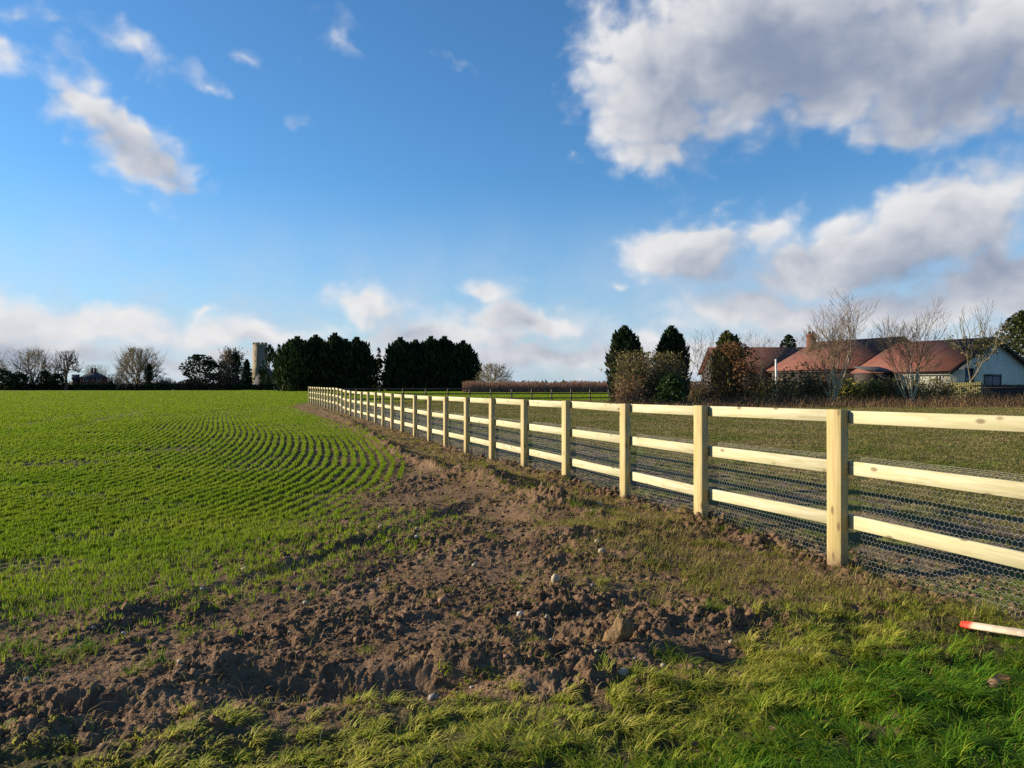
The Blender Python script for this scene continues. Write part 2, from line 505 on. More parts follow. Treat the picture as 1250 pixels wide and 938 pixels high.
# ------------------------------------------------------------------ ground
def build_ground():
    fine = np.arange(-.72, .72, .0019)
    th = np.concatenate([np.linspace(-math.pi, -.72, 46)[:-1], fine, np.linspace(.72, math.pi, 46)])
    rs = [.9]
    while rs[-1] < 4000:
        r = rs[-1]
        k = np.interp(math.log(r), [0, math.log(4), math.log(20), math.log(60), math.log(200), math.log(2000)], [.006, .0031, .0052, .012, .04, .15])
        rs.append(r * (1 + k))
    rs = np.array(rs)
    R, T = np.meshgrid(rs, th, indexing='ij')
    X = (R * np.sin(T)).ravel(); Y = (R * np.cos(T)).ravel()
    Z = np.zeros_like(X)
    front = (np.abs(T.ravel()) <= .8) & (R.ravel() < 90)
    Z[front] = height(X[front], Y[front])
    Z[~front] = height(X[~front], Y[~front], False)
    dc, sf, par = fields(X, Y)
    gd = sd_grass(X, Y)
    ny, nx = len(rs), len(th)
    idx = np.arange(ny * nx).reshape(ny, nx)
    q = np.stack([idx[:-1, :-1].ravel(), idx[:-1, 1:].ravel(), idx[1:, 1:].ravel(), idx[1:, :-1].ravel()], 1)
    # centre fan
    V = np.stack([X, Y, Z], 1)
    V = np.vstack([V, [[0, 0, 0]]])
    c = len(V) - 1
    t = np.stack([np.full(nx - 1, c), idx[0, 1:], idx[0, :-1]], 1)
    crop = sstep(-.1, .5, dc + .25 * fbm(X * 1.2, Y * 1.2, 3, 5) + .35 * sstep(9, 7, Y))
    pad = sstep(-.05, .35, sf) * (1 - crop * sstep(40, 52, Y))
    gr = sstep(-.15, .2, gd + .15 * fbm(X * 2, Y * 2, 3, 6))
    zone = np.stack([crop, pad, gr, np.ones_like(crop)], 1)
    zone = np.vstack([zone, [[0, 0, 1, 1]]])
    ext = lambda a: np.append(a, 0)
    dcc = ext(np.clip(dc, -20, 400)); sff = ext(np.clip(sf, -20, 200))

    m, nt, out = new_mat('soil and turf of the field'); g = G(nt)
    geo = g.n('ShaderNodeNewGeometry'); P = geo.outputs['Position']
    za = g.attr('zone'); sp = g.n('ShaderNodeSeparateColor'); g.l(za.outputs['Color'], sp.inputs[0])
    wc, wp, wg = sp.outputs[0], sp.outputs[1], sp.outputs[2]
    row = g.attr('rowd').outputs['Fac']; fdist = g.attr('fdist').outputs['Fac']
    n1 = g.noise(P, 1.1, 6, .6); n2 = g.noise(P, 14, 5, .65); n3 = g.noise(P, 70, 3, .6)
    soil = g.mix(g.ramp(n1, .3, .7), (.150, .088, .050), (.235, .146, .087))
    soil = g.mix(g.math('MULTIPLY', g.ramp(n2, .42, .72), .65), soil, (.060, .035, .021))
    soil = g.mix(g.math('MULTIPLY', g.ramp(n3, .62, .75), .5), soil, (.33, .25, .17))
    # small pale grit
    vo = g.n('ShaderNodeTexVoronoi'); vo.inputs['Scale'].default_value = 26; g.l(P, vo.inputs['Vector'])
    sepc = g.n('ShaderNodeSeparateColor'); g.l(vo.outputs['Color'], sepc.inputs[0])
    grit = g.math('MULTIPLY', g.ramp(vo.outputs['Distance'], .16, .10), g.ramp(sepc.outputs[0], .90, .92))
    soil = g.mix(grit, soil, (.50, .42, .33))
    # sparse olive turf outside the crop near the fence
    n4 = g.noise(P, 2.6, 5, .65)
    turf = g.mix(g.ramp(n2, .35, .65), (.115, .095, .033), (.17, .125, .05))
    nf = g.math('MULTIPLY', g.ramp(fdist, -1.7, -.9), g.ramp(n4, .50, .66))
    soil = g.mix(g.math('MULTIPLY', nf, .75), soil, turf)
    # crop soil: rows of green seedlings
    ph = g.math('SINE', g.math('MULTIPLY', g.math('ADD', row, .0425), 2 * math.pi / .17))
    ds = g.n('ShaderNodeVectorMath', operation='LENGTH'); g.l(P, ds.inputs[0])
    far = g.ramp(ds.outputs['Value'], 7, 45)
    n5 = g.noise(P, .35, 5, .6)
    cov = g.math('ADD', g.math('MULTIPLY_ADD', far, .52, .10), g.math('MULTIPLY', g.math('SUBTRACT', n5, .5), .5))
    green = g.mix(g.ramp(n5, .3, .7), (.15, .205, .012), (.20, .245, .018))
    rowm = g.math('ADD', cov, g.math('MULTIPLY', ph, .22), clamp=True)
    csoil = g.mix(.35, soil, (.105, .075, .04))
    csoil = g.mix(g.math('MULTIPLY', rowm, .9), csoil, green)
    col = g.mix(wc, soil, csoil)
    # paddock
    n6 = g.noise(P, .9, 5, .65); n7 = g.noise(P, 5, 4, .6)
    pturf = g.mix(g.ramp(n7, .35, .65), (.145, .122, .038), (.195, .145, .060))
    pturf = g.mix(g.ramp(n6, .42, .62), pturf, (.12, .15, .026))
    pdirt = g.mix(g.ramp(n7, .3, .7), (.115, .085, .062), (.16, .122, .094))
    tr = g.math('MULTIPLY', g.ramp(fdist, 4.6, 2.6), g.ramp(n6, .62, .42))
    pcol = g.mix(g.math('MULTIPLY', tr, .85), pturf, pdirt)
    far2 = g.ramp(g.math('ADD', ds.outputs['Value'], g.math('MULTIPLY', n6, 4)), 74, 80)
    pcol = g.mix(far2, pcol, (.125, .17, .025))
    col = g.mix(wp, col, pcol)
    vcol = g.mix(g.ramp(n2, .35, .65), (.10, .085, .03), (.075, .06, .03))
    col = g.mix(wg, col, vcol)
    hb = g.math('ADD', g.math('MULTIPLY', n2, .8), g.math('MULTIPLY', n3, .7))
    nrm = g.bump(hb, .9, .03)
    g.l(g.bsdf(col, .97, .08, nrm), out.inputs[0])
    o = mesh_obj('ground', V, [q, t], m, attrs={'zone': zone, 'rowd': dcc, 'fdist': sff}, smooth=True)
    tag(o, 'ploughed brown soil and field ground reaching the horizon', 'ground', kind='structure')
    return o


build_ground()


# ------------------------------------------------------------------ blades
def blades(P, heading, length, width, bend, segs=2):
    """bent tapering leaf blades ; returns V, faces, count per blade"""
    n = len(P); k = segs
    cx = np.cos(heading); cy = np.sin(heading)
    sx = -cy; sy = cx
    vs = []
    for s in range(k + 1):
        t = s / k
        ang = bend * t                       # angle from vertical
        # integrate the curve analytically: mean angle up to t
        am = bend * t * .5
        hor = length * t * np.sin(am); ver = length * t * np.cos(am)
        c = np.stack([P[:, 0] + hor * cx, P[:, 1] + hor * cy, P[:, 2] + ver], 1)
        if s < k:
            w = width * (1 - .55 * t) * .5
            vs.append(c + np.stack([sx * w, sy * w, 0 * w], 1)); vs.append(c - np.stack([sx * w, sy * w, 0 * w], 1))
        else:
            vs.append(c)
    V = np.stack(vs, 1)
    m = 2 * k + 1
    base = (np.arange(n) * m)[:, None]
    quads = []
    for s in range(k - 1):
        quads.append(base + np.array([[2 * s, 2 * s + 1, 2 * s + 3, 2 * s + 2]]))
    tri = base + np.array([[2 * k - 2, 2 * k - 1, 2 * k]])
    fs = [np.vstack(quads)] if quads else []
    fs.append(tri)
    return V.reshape(-1, 3), fs, m


def polar_points(segs, th0, th1):
    """random ground points; segs = list of (r0, r1, density function of r)"""
    xs = []; ys = []
    for r0, r1, rho in segs:
        rr = np.exp(np.linspace(math.log(r0), math.log(r1), 200)); d = rho(rr) * rr
        cum = np.concatenate([[0], np.cumsum((d[1:] + d[:-1]) * .5 * np.diff(rr))])
        n = int(cum[-1] * (th1 - th0))
        r = np.interp(RNG.random(n) * cum[-1], cum, rr); t = th0 + (th1 - th0) * RNG.random(n)
        xs.append(r * np.sin(t)); ys.append(r * np.cos(t))
    return np.concatenate(xs), np.concatenate(ys)


def rep(a, k): return np.repeat(a, k, axis=0)


def build_crop():
    x, y = polar_points([(3.2, 9, lambda r: 1500 + 0 * r), (9, 40, lambda r: 1500 * (9 / r) ** 1.6), (40, 285, lambda r: 900 * (9 / 40) ** 1.65 * (40 / r) ** 2.4)], -.74, .15)
    dc, _ = poly_sd(x, y, CROPC); dc = -dc
    keep = dc > np.where(y < 9, -1.9, -.25)
    x, y, dc = x[keep], y[keep], dc[keep]
    e = .02
    gx = (-poly_sd(x + e, y, CROPC)[0] - dc) / e; gy = (-poly_sd(x, y + e, CROPC)[0] - dc) / e
    gl = np.hypot(gx, gy) + 1e-9; gx /= gl; gy /= gl
    r = np.hypot(x, y)
    messy = np.clip(sstep(9.5, 6.5, r) * .7 + .30 * sstep(.15, .6, fbm(x * .25, y * .25, 3, 77)) * sstep(-4, -12, x), 0, 1)   # headland drilled twice: rows blur
    snap = (np.round(dc / .17) * .17 - dc) * np.where(RNG.random(len(x)) < messy, 0, 1) + RNG.normal(0, .013, len(x))
    x = x + gx * snap; y = y + gy * snap; dc = dc + snap
    # thin places and the ragged edge
    dens = sstep(-.35, 1.0, dc + .55 * fbm(x * 1.1, y * 1.1, 3, 15) + .25 * sstep(8, 12, y)) * (1 - .85 * sstep(.14, .42, fbm(x * .45, y * .9, 4, 25)))
    nearw = sstep(9.0, 7.0, y)
    nzz = fbm(x * 1.3, y * 1.3, 3, 16)
    dens_near = (.42 * sstep(-1.75, -.3, dc + .5 * nzz) + .58 * sstep(-.5, .75, dc + .45 * nzz)) * (1 - .7 * sstep(.16, .45, fbm(x * .6, y * 1.1, 4, 26)))
    dens = dens * (1 - nearw) + dens_near * nearw
    for (px, py, rx, ry, k) in [(65, 568, 1.6, 1.3, .85), (180, 509, 5, 4.5, .75), (240, 552, 1.6, 1.6, .7), (320, 566, 1.2, 1.6, .75), (100, 655, .8, .5, .7), (190, 622, .9, .6, .6), (395, 520, 1.5, 3, .6), (25, 700, .6, .4, .6), (430, 612, .7, .7, .5)]:
        dens *= 1 - k * blob(x, y, px, py, rx, ry) * (.6 + .8 * np.clip(fbm(x * 1.7, y * 1.7, 3, 27) + .5, 0, 1))
    tram = np.array([gp(5, 524), gp(60, 513), gp(135, 501)])
    dens *= 1 - .9 * np.exp(-(seg_d(x, y, tram) / .28) ** 2) - .9 * np.exp(-(seg_d(x, y, tram + np.array([1.9, .7])) / .28) ** 2)
    keep = RNG.random(len(x)) < dens
    x, y = x[keep], y[keep]; r = np.hypot(x, y)
    z = np.where(r < 88, height(x, y), height(x, y, False)) - .004
    P = np.stack([x, y, z], 1)
    k = 4
    P = rep(P, k); r = rep(r, k); n = len(P)
    P[:, :2] += RNG.normal(0, 1, (n, 2)) * (.008 + .00035 * r)[:, None]
    ln = (.030 + .036 * RNG.random(n)) * (1 + .0035 * np.clip(r - 25, 0, 300))
    wd = np.maximum(.0048, .00095 * r) * (.7 + .6 * RNG.random(n))
    hd = RNG.random(n) * 6.283; bd = .25 + 1.25 * RNG.random(n)
    V, fs, m = blades(P, hd, ln, wd, bd, 2)
    pt = .45 + .5 * fbm(P[:, 0] * .5, P[:, 1] * .5, 3, 55) + RNG.normal(0, .2, n)
    tint = rep(np.clip(pt, 0, 1), m)
    o = mesh_obj('crop', V, fs, M['crop'], attrs={'tint': tint})
    tag(o, 'bright green cereal seedlings growing in curved drill rows', 'crop', kind='stuff')


build_crop()


def tussocks(cx, cy, nb, rad, length, tint, wid, lie):
    """tufts of blades springing outwards from each centre; returns blade arrays"""
    N = len(cx); t = np.repeat(np.arange(N), nb); n = len(t)
    ph = RNG.random(n) * 6.283; rr = rad[t] * np.sqrt(RNG.random(n))
    x = cx[t] + rr * np.cos(ph); y = cy[t] + rr * np.sin(ph)
    # blades lean outwards, with a common lie of the tuft
    vx = np.cos(ph) * rr / rad[t] + 1.1 * np.cos(lie[t]) + RNG.normal(0, .55, n); vy = np.sin(ph) * rr / rad[t] + 1.1 * np.sin(lie[t]) + RNG.normal(0, .55, n)
    hd = np.arctan2(vy, vx)
    ln = length[t] * (.45 + .75 * RNG.random(n)); wd = wid * (.6 + .8 * RNG.random(n))
    bd = 1.0 + 1.1 * np.hypot(vx, vy) * .6 + .8 * RNG.random(n)
    tn = np.clip(tint[t] + RNG.normal(0, .16, n) + .25 * (RNG.random(n) < .12), 0, 1)
    return np.stack([x, y, height(x, y) - .006], 1), hd, ln, wd, np.clip(bd, .3, 2.7), tn


def build_grass():
    x, y = polar_points([(2.2, 7.0, lambda r: 560 * np.minimum(1, (3.6 / r) ** .8))], -.76, .76)
    gd = sd_grass(x, y); sf, _ = poly_sd(x, y, FENCE_ORD)
    nz = fbm(x * 1.5, y * 1.5, 3, 101); nz2 = fbm(x * 4.5, y * 4.5, 2, 102)
    right = sstep(-.5, 1.3, x)
    dens = sstep(-.34, .34, gd + .30 * nz) * (1 - .85 * sstep(.12, .45, nz2 - .25 * nz) * (1 - .45 * right))
    dens *= .62 + .38 * right
    dens *= 1 - .92 * np.clip(blob(x, y, 1225, 800, .34, .22) + blob(x, y, 1180, 770, .25, .12) + blob(x, y, 1110, 770, .35, .22), 0, 1)
    keep = (RNG.random(len(x)) < dens) & (sf < .1)
    x, y, nz, gd, right = x[keep], y[keep], nz[keep], gd[keep], right[keep]
    N = len(x)
    green = sstep(.05, .65, gd - .10 + .35 * nz) * sstep(-.5, 1.1, x)
    lie = 6.0 * fbm(x * .9, y * .9, 2, 110) + .6 + RNG.normal(0, .7, N)
    tint = np.clip(.76 - .70 * green + RNG.normal(0, .13, N), 0, 1)
    nb = (16 + 26 * RNG.random(N) * (.7 + .5 * right)).astype(int)
    P, hd, ln, wd, bd, tn = tussocks(x, y, nb, .018 + .035 * RNG.random(N), (.035 + .066 * RNG.random(N) ** 1.8) * (.85 + .35 * right), tint, .0054, lie)
    V, fs, m = blades(P, hd, ln, wd, bd, 3)
    o = mesh_obj('verge_grass', V, fs, M['grass'], attrs={'tint': rep(tn, m)})
    tag(o, 'long tussocky yellow and green grass along the near verge', 'grass', kind='stuff')

    # olive half-dead tufts on the trampled strip by the fence, and lone green tufts on the soil
    x, y = polar_points([(3.0, 9.0, lambda r: 130 + 0 * r), (9, 24, lambda r: 130 * (9 / r) ** 1.5)], -.6, .76)
    dc, sf, par = fields(x, y); gd = sd_grass(x, y)
    nz = fbm(x * 1.2, y * 1.2, 3, 151); nz2 = fbm(x * 3.4, y * 3.4, 2, 152)
    zone = np.clip(blob(x, y, 900, 705, 1.1, .9) + blob(x, y, 760, 655, .6, .9) + blob(x, y, 1080, 735, .9, .6) + .55 * sstep(-1.7, -.7, sf), 0, 1) * sstep(.2, -.1, sf)
    dens = zone * sstep(-.02, .34, nz2 + .35 * nz) * .8
    dens = np.maximum(dens, .018) * (1 - .95 * np.clip(blob(x, y, 1130, 770, .45, .2) + blob(x, y, 1220, 775, .4, .25), 0, 1))
    keep = (RNG.random(len(x)) < dens) & (dc < .2) & (gd < .15)
    x, y, zone, nz = x[keep], y[keep], zone[keep], nz[keep]
    X2 = []; Y2 = []
    for (px, py, k) in [(820, 806, 5), (830, 800, 4), (876, 748, 5), (868, 752, 3), (892, 806, 4), (20, 800, 6), (60, 812, 5), (105, 800, 4), (180, 825, 3), (250, 775, 3), (915, 655, 4), (905, 662, 3), (335, 700, 3), (700, 632, 3), (720, 640, 2)]:
        c = gp(px, py)
        for _ in range(k):
            X2.append(c[0] + RNG.normal(0, .05)); Y2.append(c[1] + RNG.normal(0, .05))
    nx = len(X2); x = np.append(x, X2); y = np.append(y, Y2); N = len(x)
    green = np.append(np.where(zone > .12, .22 + .45 * np.clip(nz + .15, 0, 1), .5), np.full(nx, .95))
    tint = np.clip(.86 - .75 * green + RNG.normal(0, .12, N), 0, 1)
    nb = np.append((16 + 24 * RNG.random(N - nx)).astype(int), np.full(nx, 22))
    P, hd, ln, wd, bd, tn = tussocks(x, y, nb, .02 + .05 * RNG.random(N), .035 + .055 * RNG.random(N) + np.append(np.zeros(N - nx), np.full(nx, .03)), tint, .0048, 6.283 * RNG.random(N))
    wd = np.maximum(wd, .0007 * np.hypot(P[:, 0], P[:, 1]))
    V, fs, m = blades(P, hd, ln, wd, bd, 3)
    o = mesh_obj('grass_tufts', V, fs, M['oldgrass'], attrs={'tint': rep(tn, m)})
    tag(o, 'low olive and green grass tufts on the trampled soil strip', 'grass', kind='stuff')

    # sparse short grass and dead stems on the soil strip and by the fence
    x, y = polar_points([(2.9, 8, lambda r: 1500 + 0 * r), (8, 60, lambda r: 1900 * (8 / r) ** 1.9)], -.72, .74)
    dc, sf, par = fields(x, y); dc2 = dc
    nz = fbm(x * 1.1, y * 1.1, 4, 121); nz2 = fbm(x * 3.2, y * 3.2, 3, 122)
    strip = sstep(-2.1, -.7, sf) * sstep(.25, -.1, sf)
    dens = strip * sstep(-.02, .36, nz2 + .25 * nz) * .60
    near_r = blob(x, y, 900, 705, 1.0, .8) + blob(x, y, 760, 660, .6, .8) + blob(x, y, 1060, 735, .8, .5)
    dens = np.maximum(dens, np.clip(near_r, 0, 1) * sstep(-.25, .25, nz2 + .2))
    dens = np.maximum(dens, .50 * sstep(-1.6, -.1, dc) * sstep(8, 5, y) * sstep(-.05, .35, nz2) * (x < -.6))
    dens = np.maximum(dens, .05)
    keep = (RNG.random(len(x)) < dens) & (dc < .3) & (sf < .15)
    x, y, nz = x[keep], y[keep], nz[keep]
    n = len(x); r = np.hypot(x, y)
    P = np.stack([x, y, height(x, y) - .004], 1)
    k = 2; P = rep(P, k); r = rep(r, k); n *= k
    P[:, :2] += RNG.normal(0, .012, (n, 2))
    V, fs, m = blades(P, RNG.random(n) * 6.283, (.03 + .05 * RNG.random(n)) * (1 + .006 * r), np.maximum(.0032, .0007 * r) * (.7 + .6 * RNG.random(n)), .6 + 1.5 * RNG.random(n), 2)
    far = sstep(9, 20, rep(rep(np.hypot(x, y), k), 1))
    tint = np.clip(.74 + .2 * far + .4 * rep(nz, k) + RNG.normal(0, .16, n), 0, 1)
    o = mesh_obj('sparse_grass', V, fs, M['oldgrass'], attrs={'tint': rep(tint, m)})
    tag(o, 'thin olive and straw coloured grass on soil beside fence', 'grass', kind='stuff')

    # paddock
    x, y = polar_points([(5.5, 12, lambda r: 700 + 0 * r), (12, 80, lambda r: 700 * (12 / r) ** 1.9)], -.35, .74)
    dc, sf, par = fields(x, y)
    nz = fbm(x * .45, y * .45, 4, 131); nz2 = fbm(x * 2.2, y * 2.2, 3, 132)
    track = sstep(4.2, 2.2, sf + .8 * nz)
    dens = (.40 + .6 * sstep(-.2, .3, nz2)) * (1 - .8 * track * sstep(5, 10, y)) * (1 - .5 * track)
    keep = (RNG.random(len(x)) < dens) & (sf > .25)
    x, y, nz, nz2 = x[keep], y[keep], nz[keep], nz2[keep]
    r = np.hypot(x, y); P = np.stack([x, y, height(x, y) - .004], 1)
    k = 3; P = rep(P, k); r = rep(r, k); n = len(P)
    P[:, :2] += RNG.normal(0, 1, (n, 2)) * (.012 + .0008 * r)[:, None]
    V, fs, m = blades(P, RNG.random(n) * 6.283, (.018 + .034 * RNG.random(n)) * (1 + .005 * r), np.maximum(.004, .0010 * r) * (.7 + .6 * RNG.random(n)), .7 + 1.3 * RNG.random(n), 2)
    tint = np.clip(.62 - .9 * rep(nz, k) - .35 * rep(nz2, k) + RNG.normal(0, .2, n), 0, 1)
    o = mesh_obj('paddock_grass', V, fs, M['paddock'], attrs={'tint': rep(tint, m)})
    tag(o, 'short worn brownish green turf inside the paddock', 'grass', kind='stuff')

    # pale straw and root fibres lying on the soil
    x, y = polar_points([(2.9, 9, lambda r: 75 + 0 * r), (9, 22, lambda r: 14 + 0 * r)], -.7, .6)
    dc, sf, par = fields(x, y); gd = sd_grass(x, y)
    keep = (dc < .2) & (sf < 0) & (gd < .2)
    x, y = x[keep], y[keep]; n = len(x)
    V, fs, m = blades(np.stack([x, y, height(x, y) + .004], 1), RNG.random(n) * 6.283, .05 + .13 * RNG.random(n) ** 2, .0026 + .0024 * RNG.random(n), 2.2 + .8 * RNG.random(n), 3)
    o = mesh_obj('straw_litter', V, fs, M['deadgrass'], attrs={'tint': rep(RNG.random(n), m)})
    tag(o, 'pale straw and root fibres lying on bare soil', 'straw', kind='stuff')


build_grass()

# ------------------------------------------------------------------ stones, clods
_ico = None


def ico(sub=1):
    import bmesh
    bm = bmesh.new(); bmesh.ops.create_icosphere(bm, subdivisions=sub, radius=1)
    V = np.array([v.co[:] for v in bm.verts]); Fc = np.array([[v.index for v in f.verts] for f in bm.faces])
    bm.free(); return V, Fc


IC1, IF1 = ico(1); IC2, IF2 = ico(2); IC3, IF3 = ico(3)


def build_clods():
    x, y = polar_points([(2.7, 7, lambda r: 700 + 0 * r), (7, 26, lambda r: 700 * (7 / r) ** 2.0)], -.72, .7)
    dc, sf, par = fields(x, y); gd = sd_grass(x, y)
    nz = fbm(x * 1.3, y * 1.3, 3, 141)
    d = (1 - sstep(-.2, .9, dc)) * (1 - sstep(-.1, .2, gd)) * (.25 + .75 * sstep(-.1, .3, nz))
    d = np.maximum(d, 1.0 * np.exp(-((sf + .02) / .22) ** 2)) * (sf < .8)
    d = d * (1 - .6 * sstep(-1.7, -1.0, sf) * (sf < -.35))
    keep = RNG.random(len(x)) < d
    x, y = x[keep], y[keep]; n = len(x)
    dc, sf, par = fields(x, y)
    r = np.hypot(x, y)
    s = (.004 + .022 * RNG.random(n) ** 3.4) * (1 + .7 * np.exp(-((sf + .02) / .25) ** 2)) * (1 + .012 * r)
    z = height(x, y) + s * .05
    V = IC1[None] * s[:, None, None] * (np.array([.6, .6, .4]) + np.array([.8, .8, .5]) * RNG.random((n, 1, 3))) * (.55 + .85 * RNG.random((n, len(IC1), 1)))
    V = V + np.stack([x, y, z], 1)[:, None]
    Fc = (np.arange(n) * len(IC1))[:, None, None] + IF1[None]
    o = mesh_obj('soil_clods', V.reshape(-1, 3), [Fc.reshape(-1, 3)], M['clod'])
    tag(o, 'loose brown clods and crumbs scattered over the tilled soil', 'soil', kind='stuff')


build_clods()


def stone(px, py, w, h, mat, label, cat='stone', group=None, name='stone', seed=0):
    """w, h: size in pixels of the photograph"""
    x, y = gp(px, py); D = y
    rg = np.random.default_rng(seed + int(px * 7 + py))
    a = w / F * D * .5; c = h / F * D * .5
    V = IC2 * np.array([a, a * (.7 + .3 * rg.random()), c])
    u = IC2 @ rg.normal(0, 1, (3, 4))
    V = V * (1 + .10 * np.sin(u * 1.7 + rg.random(4) * 6).sum(1, keepdims=True) * .7)
    ang = rg.random() * 6.28; ca, sa = math.cos(ang) * 1, math.sin(ang)
    z = float(height(np.array([x]), np.array([y]))[0])
    loc = (x, y, z + c * .55)
    o = mesh_obj(name, V + np.array(loc), [IF2], mat, loc=loc, smooth=True)
    return tag(o, label, cat, group)


stone(678, 727, 11, 14, M['stone'], 'rounded cream stone, largest pale stone standing up from the bare soil')
stone(635, 755, 9, 9, M['whitestone'], 'angular white chip on the soil, below and left of the cream stone')
stone(668, 757, 8, 13, M['stone'], 'upright narrow yellowish stone just below the rounded cream stone')
stone(541, 742, 14, 10, M['pinkstone'], 'pinkish brown pebble on the soil at the middle of the bare strip')
stone(761, 836, 13, 12, M['stone'], 'round cream stone just above the verge grass, below the turf clod')
stone(529, 852, 12, 11, M['greystone'], 'pale grey stone at the edge of the verge grass tuft')
stone(735, 686, 11, 8, M['stone'], 'flat cream stone on the soil, furthest of the larger stones from the verge')
stone(1213, 842, 17, 13, M['pinkstone'], 'reddish brown stone in grass near the red-tipped stake')
rg = np.random.default_rng(5)
small = []
while len(small) < 46:
    px = rg.uniform(20, 900); py = 560 + 290 * rg.random() ** .8
    x, y = gp(px, py); ax, ay = np.array([x]), np.array([y])
    dc, sf, _ = fields(ax, ay)
    if dc[0] < .3 and sf[0] < -.4 and sd_grass(ax, ay)[0] < -.05:
        small.append((px, py))
for k, (px, py) in enumerate(small):
    s = rg.uniform(3.0, 6.5) * (1 if py > 640 else .8)
    stone(px, py, s * 1.25, s, M[['stone', 'greystone', 'stone', 'whitestone', 'pinkstone'][k % 5]], 'tiny pebble no bigger than a coin, strewn over the bare soil strip', 'stone', 'small pebbles on the bare soil', 'pebble', k)


def turf_clod():
    x, y = gp(752, 785)
    z = float(height(np.array([x]), np.array([y]))[0])
    loc = (x, y, z)
    rg = np.random.default_rng(3)
    u = IC3 @ rg.normal(0, 1, (3, 6))
    V = np.sign(IC3) * np.abs(IC3) ** 1.3 * np.array([.058, .05, .085]) * (1 + .24 * np.sin(u * 2.2 + rg.random(6) * 6).sum(1, keepdims=True) * .6)
    V += rg.normal(0, .0025, V.shape)
    V[:, 2] = np.maximum(V[:, 2], -.05); V[:, 2] += .05
    V[:, 0] += V[:, 2] * .25
    e = empty('turf_clod', loc, 'upturned brown turf clod standing on the soil with a dark shaded face', 'soil clod')
    mesh_obj('soil_lump', V + np.array(loc), [IF3], M['turfclod'], e, smooth=True)
    n = 160
    t = rg.integers(0, len(V), n); P = V[t] + np.array(loc)
    B, fs, m = blades(P, rg.random(n) * 6.28, .03 + .05 * rg.random(n), np.full(n, .002), 1.2 + 1.7 * rg.random(n), 3)
    mesh_obj('root_fibres', B, fs, M['deadgrass'], e, attrs={'tint': rep(rg.random(n), m)})


turf_clod()


def fallen_leaf(px, py, s, label, group='fallen leaves on the verge'):
    x, y = gp(px, py); z = float(height(np.array([x]), np.array([y]))[0]) + .045
    w = s / F * y * .5
    rg = np.random.default_rng(int(px + py))
    prof = [(-1, 0), (-.7, .35), (-.2, .55), (.3, .48), (.75, .22), (1, 0)]
    V = []; a = rg.random() * 6.28
    for t, h in prof:
        for sg in (-1, 0, 1):
            V.append((t, sg * h, .28 * abs(sg) * h + .15 * t * t))
    V = np.array(V) * w
    R = np.array(Matrix.Rotation(a, 3, 'Z') @ Matrix.Rotation(.5, 3, 'X'))
    V = V @ R.T
    q = []
    for k in range(5):
        for j in range(2):
            q.append([k * 3 + j, k * 3 + j + 1, k * 3 + j + 4, k * 3 + j + 3])
    loc = (x, y, z)
    top = V + np.array(loc); bot = top - np.array([0, 0, .0012])
    o = mesh_obj('fallen_leaf', np.vstack([top, bot]), [np.array(q), np.array(q)[:, ::-1] + len(V)], M['leafdead'], loc=loc, attrs={'tint': np.full(2 * len(V), rg.random())})
    tag(o, label, 'leaf', group)


fallen_leaf(1088, 873, 14, 'grey brown fallen leaf in the greenest grass of the verge')
fallen_leaf(1222, 838, 20, 'large reddish fallen leaf near the right edge of the verge')
fallen_leaf(822, 900, 15, 'orange brown fallen leaf at the bottom middle of the verge')
fallen_leaf(848, 920, 12, 'small rust fallen leaf just right of the orange brown one')
fallen_leaf(942, 912, 10, 'tiny rust fallen leaf near the photo bottom, below the greenest grass')
fallen_leaf(1002, 758, 12, 'pale brown fallen leaf on thin grass between nearest post and verge')


# ------------------------------------------------------------------ new timber fence
def frame_obj(name, mb, mat, parent, origin, ex, ey, ez):
    """object with its own local axes (ex long axis)"""
    o = mb.obj(name, mat)
    Mx = Matrix(((ex[0], ey[0], ez[0], origin[0]), (ex[1], ey[1], ez[1], origin[1]), (ex[2], ey[2], ez[2], origin[2]), (0, 0, 0, 1)))
    if parent is not None:
        Mx = Matrix.Translation(-Vector(parent.location)) @ Mx
        o.parent = parent
    o.matrix_local = Mx
    return o


def unit(v): v = np.asarray(v, float); return v / np.linalg.norm(v)


def hexnet(path, z0, z1, cell, wire, rmul):
    """hexagonal wire netting hung along a plan path: thin three sided wires"""
    s = np.concatenate([[0], np.cumsum(np.linalg.norm(np.diff(path[:, :2], axis=0), axis=1))])
    A = []; B = []
    hx = cell; hz = cell * .86
    nx = int(s[-1] / hx)
    rows = 24
    def P(u, v):
        # u along, v 0..rows up in units; map to 3D
        ss = np.clip(u * hx, 0, s[-1])
        x = np.interp(ss, s, path[:, 0]); y = np.interp(ss, s, path[:, 1])
        a = np.interp(ss, s, z0); b = np.interp(ss, s, z1)
        return np.stack([x, y, a + (b - a) * v / rows], 1)
    # pointy-side cells: zig-zag rows joined by verticals
    u0 = np.arange(nx)
    for rrow in range(rows):
        off = .5 * (rrow % 2)
        v = rrow
        # zigzag between v and v+.33
        a = P(u0 + off, np.full(nx, v + .0)); b = P(u0 + off + .5, np.full(nx, v + .34)); c = P(u0 + off + 1, np.full(nx, v + .0))
        A += [a, b]; B += [b, c]
        d = P(u0 + off + .5, np.full(nx, v + 1.0))
        A.append(b); B.append(d)
    # selvedge wires top (two) and bottom
    for v in (0, rows, rows - .30, rows - .60):
        u = np.linspace(0, s[-1] / hx, NI * 3); p = P(u, np.full(len(u), float(v))); A.append(p[:-1]); B.append(p[1:])
    A = np.vstack(A); B = np.vstack(B)
    A = A + RNG.normal(0, .0012, A.shape) * 0
    return A, B


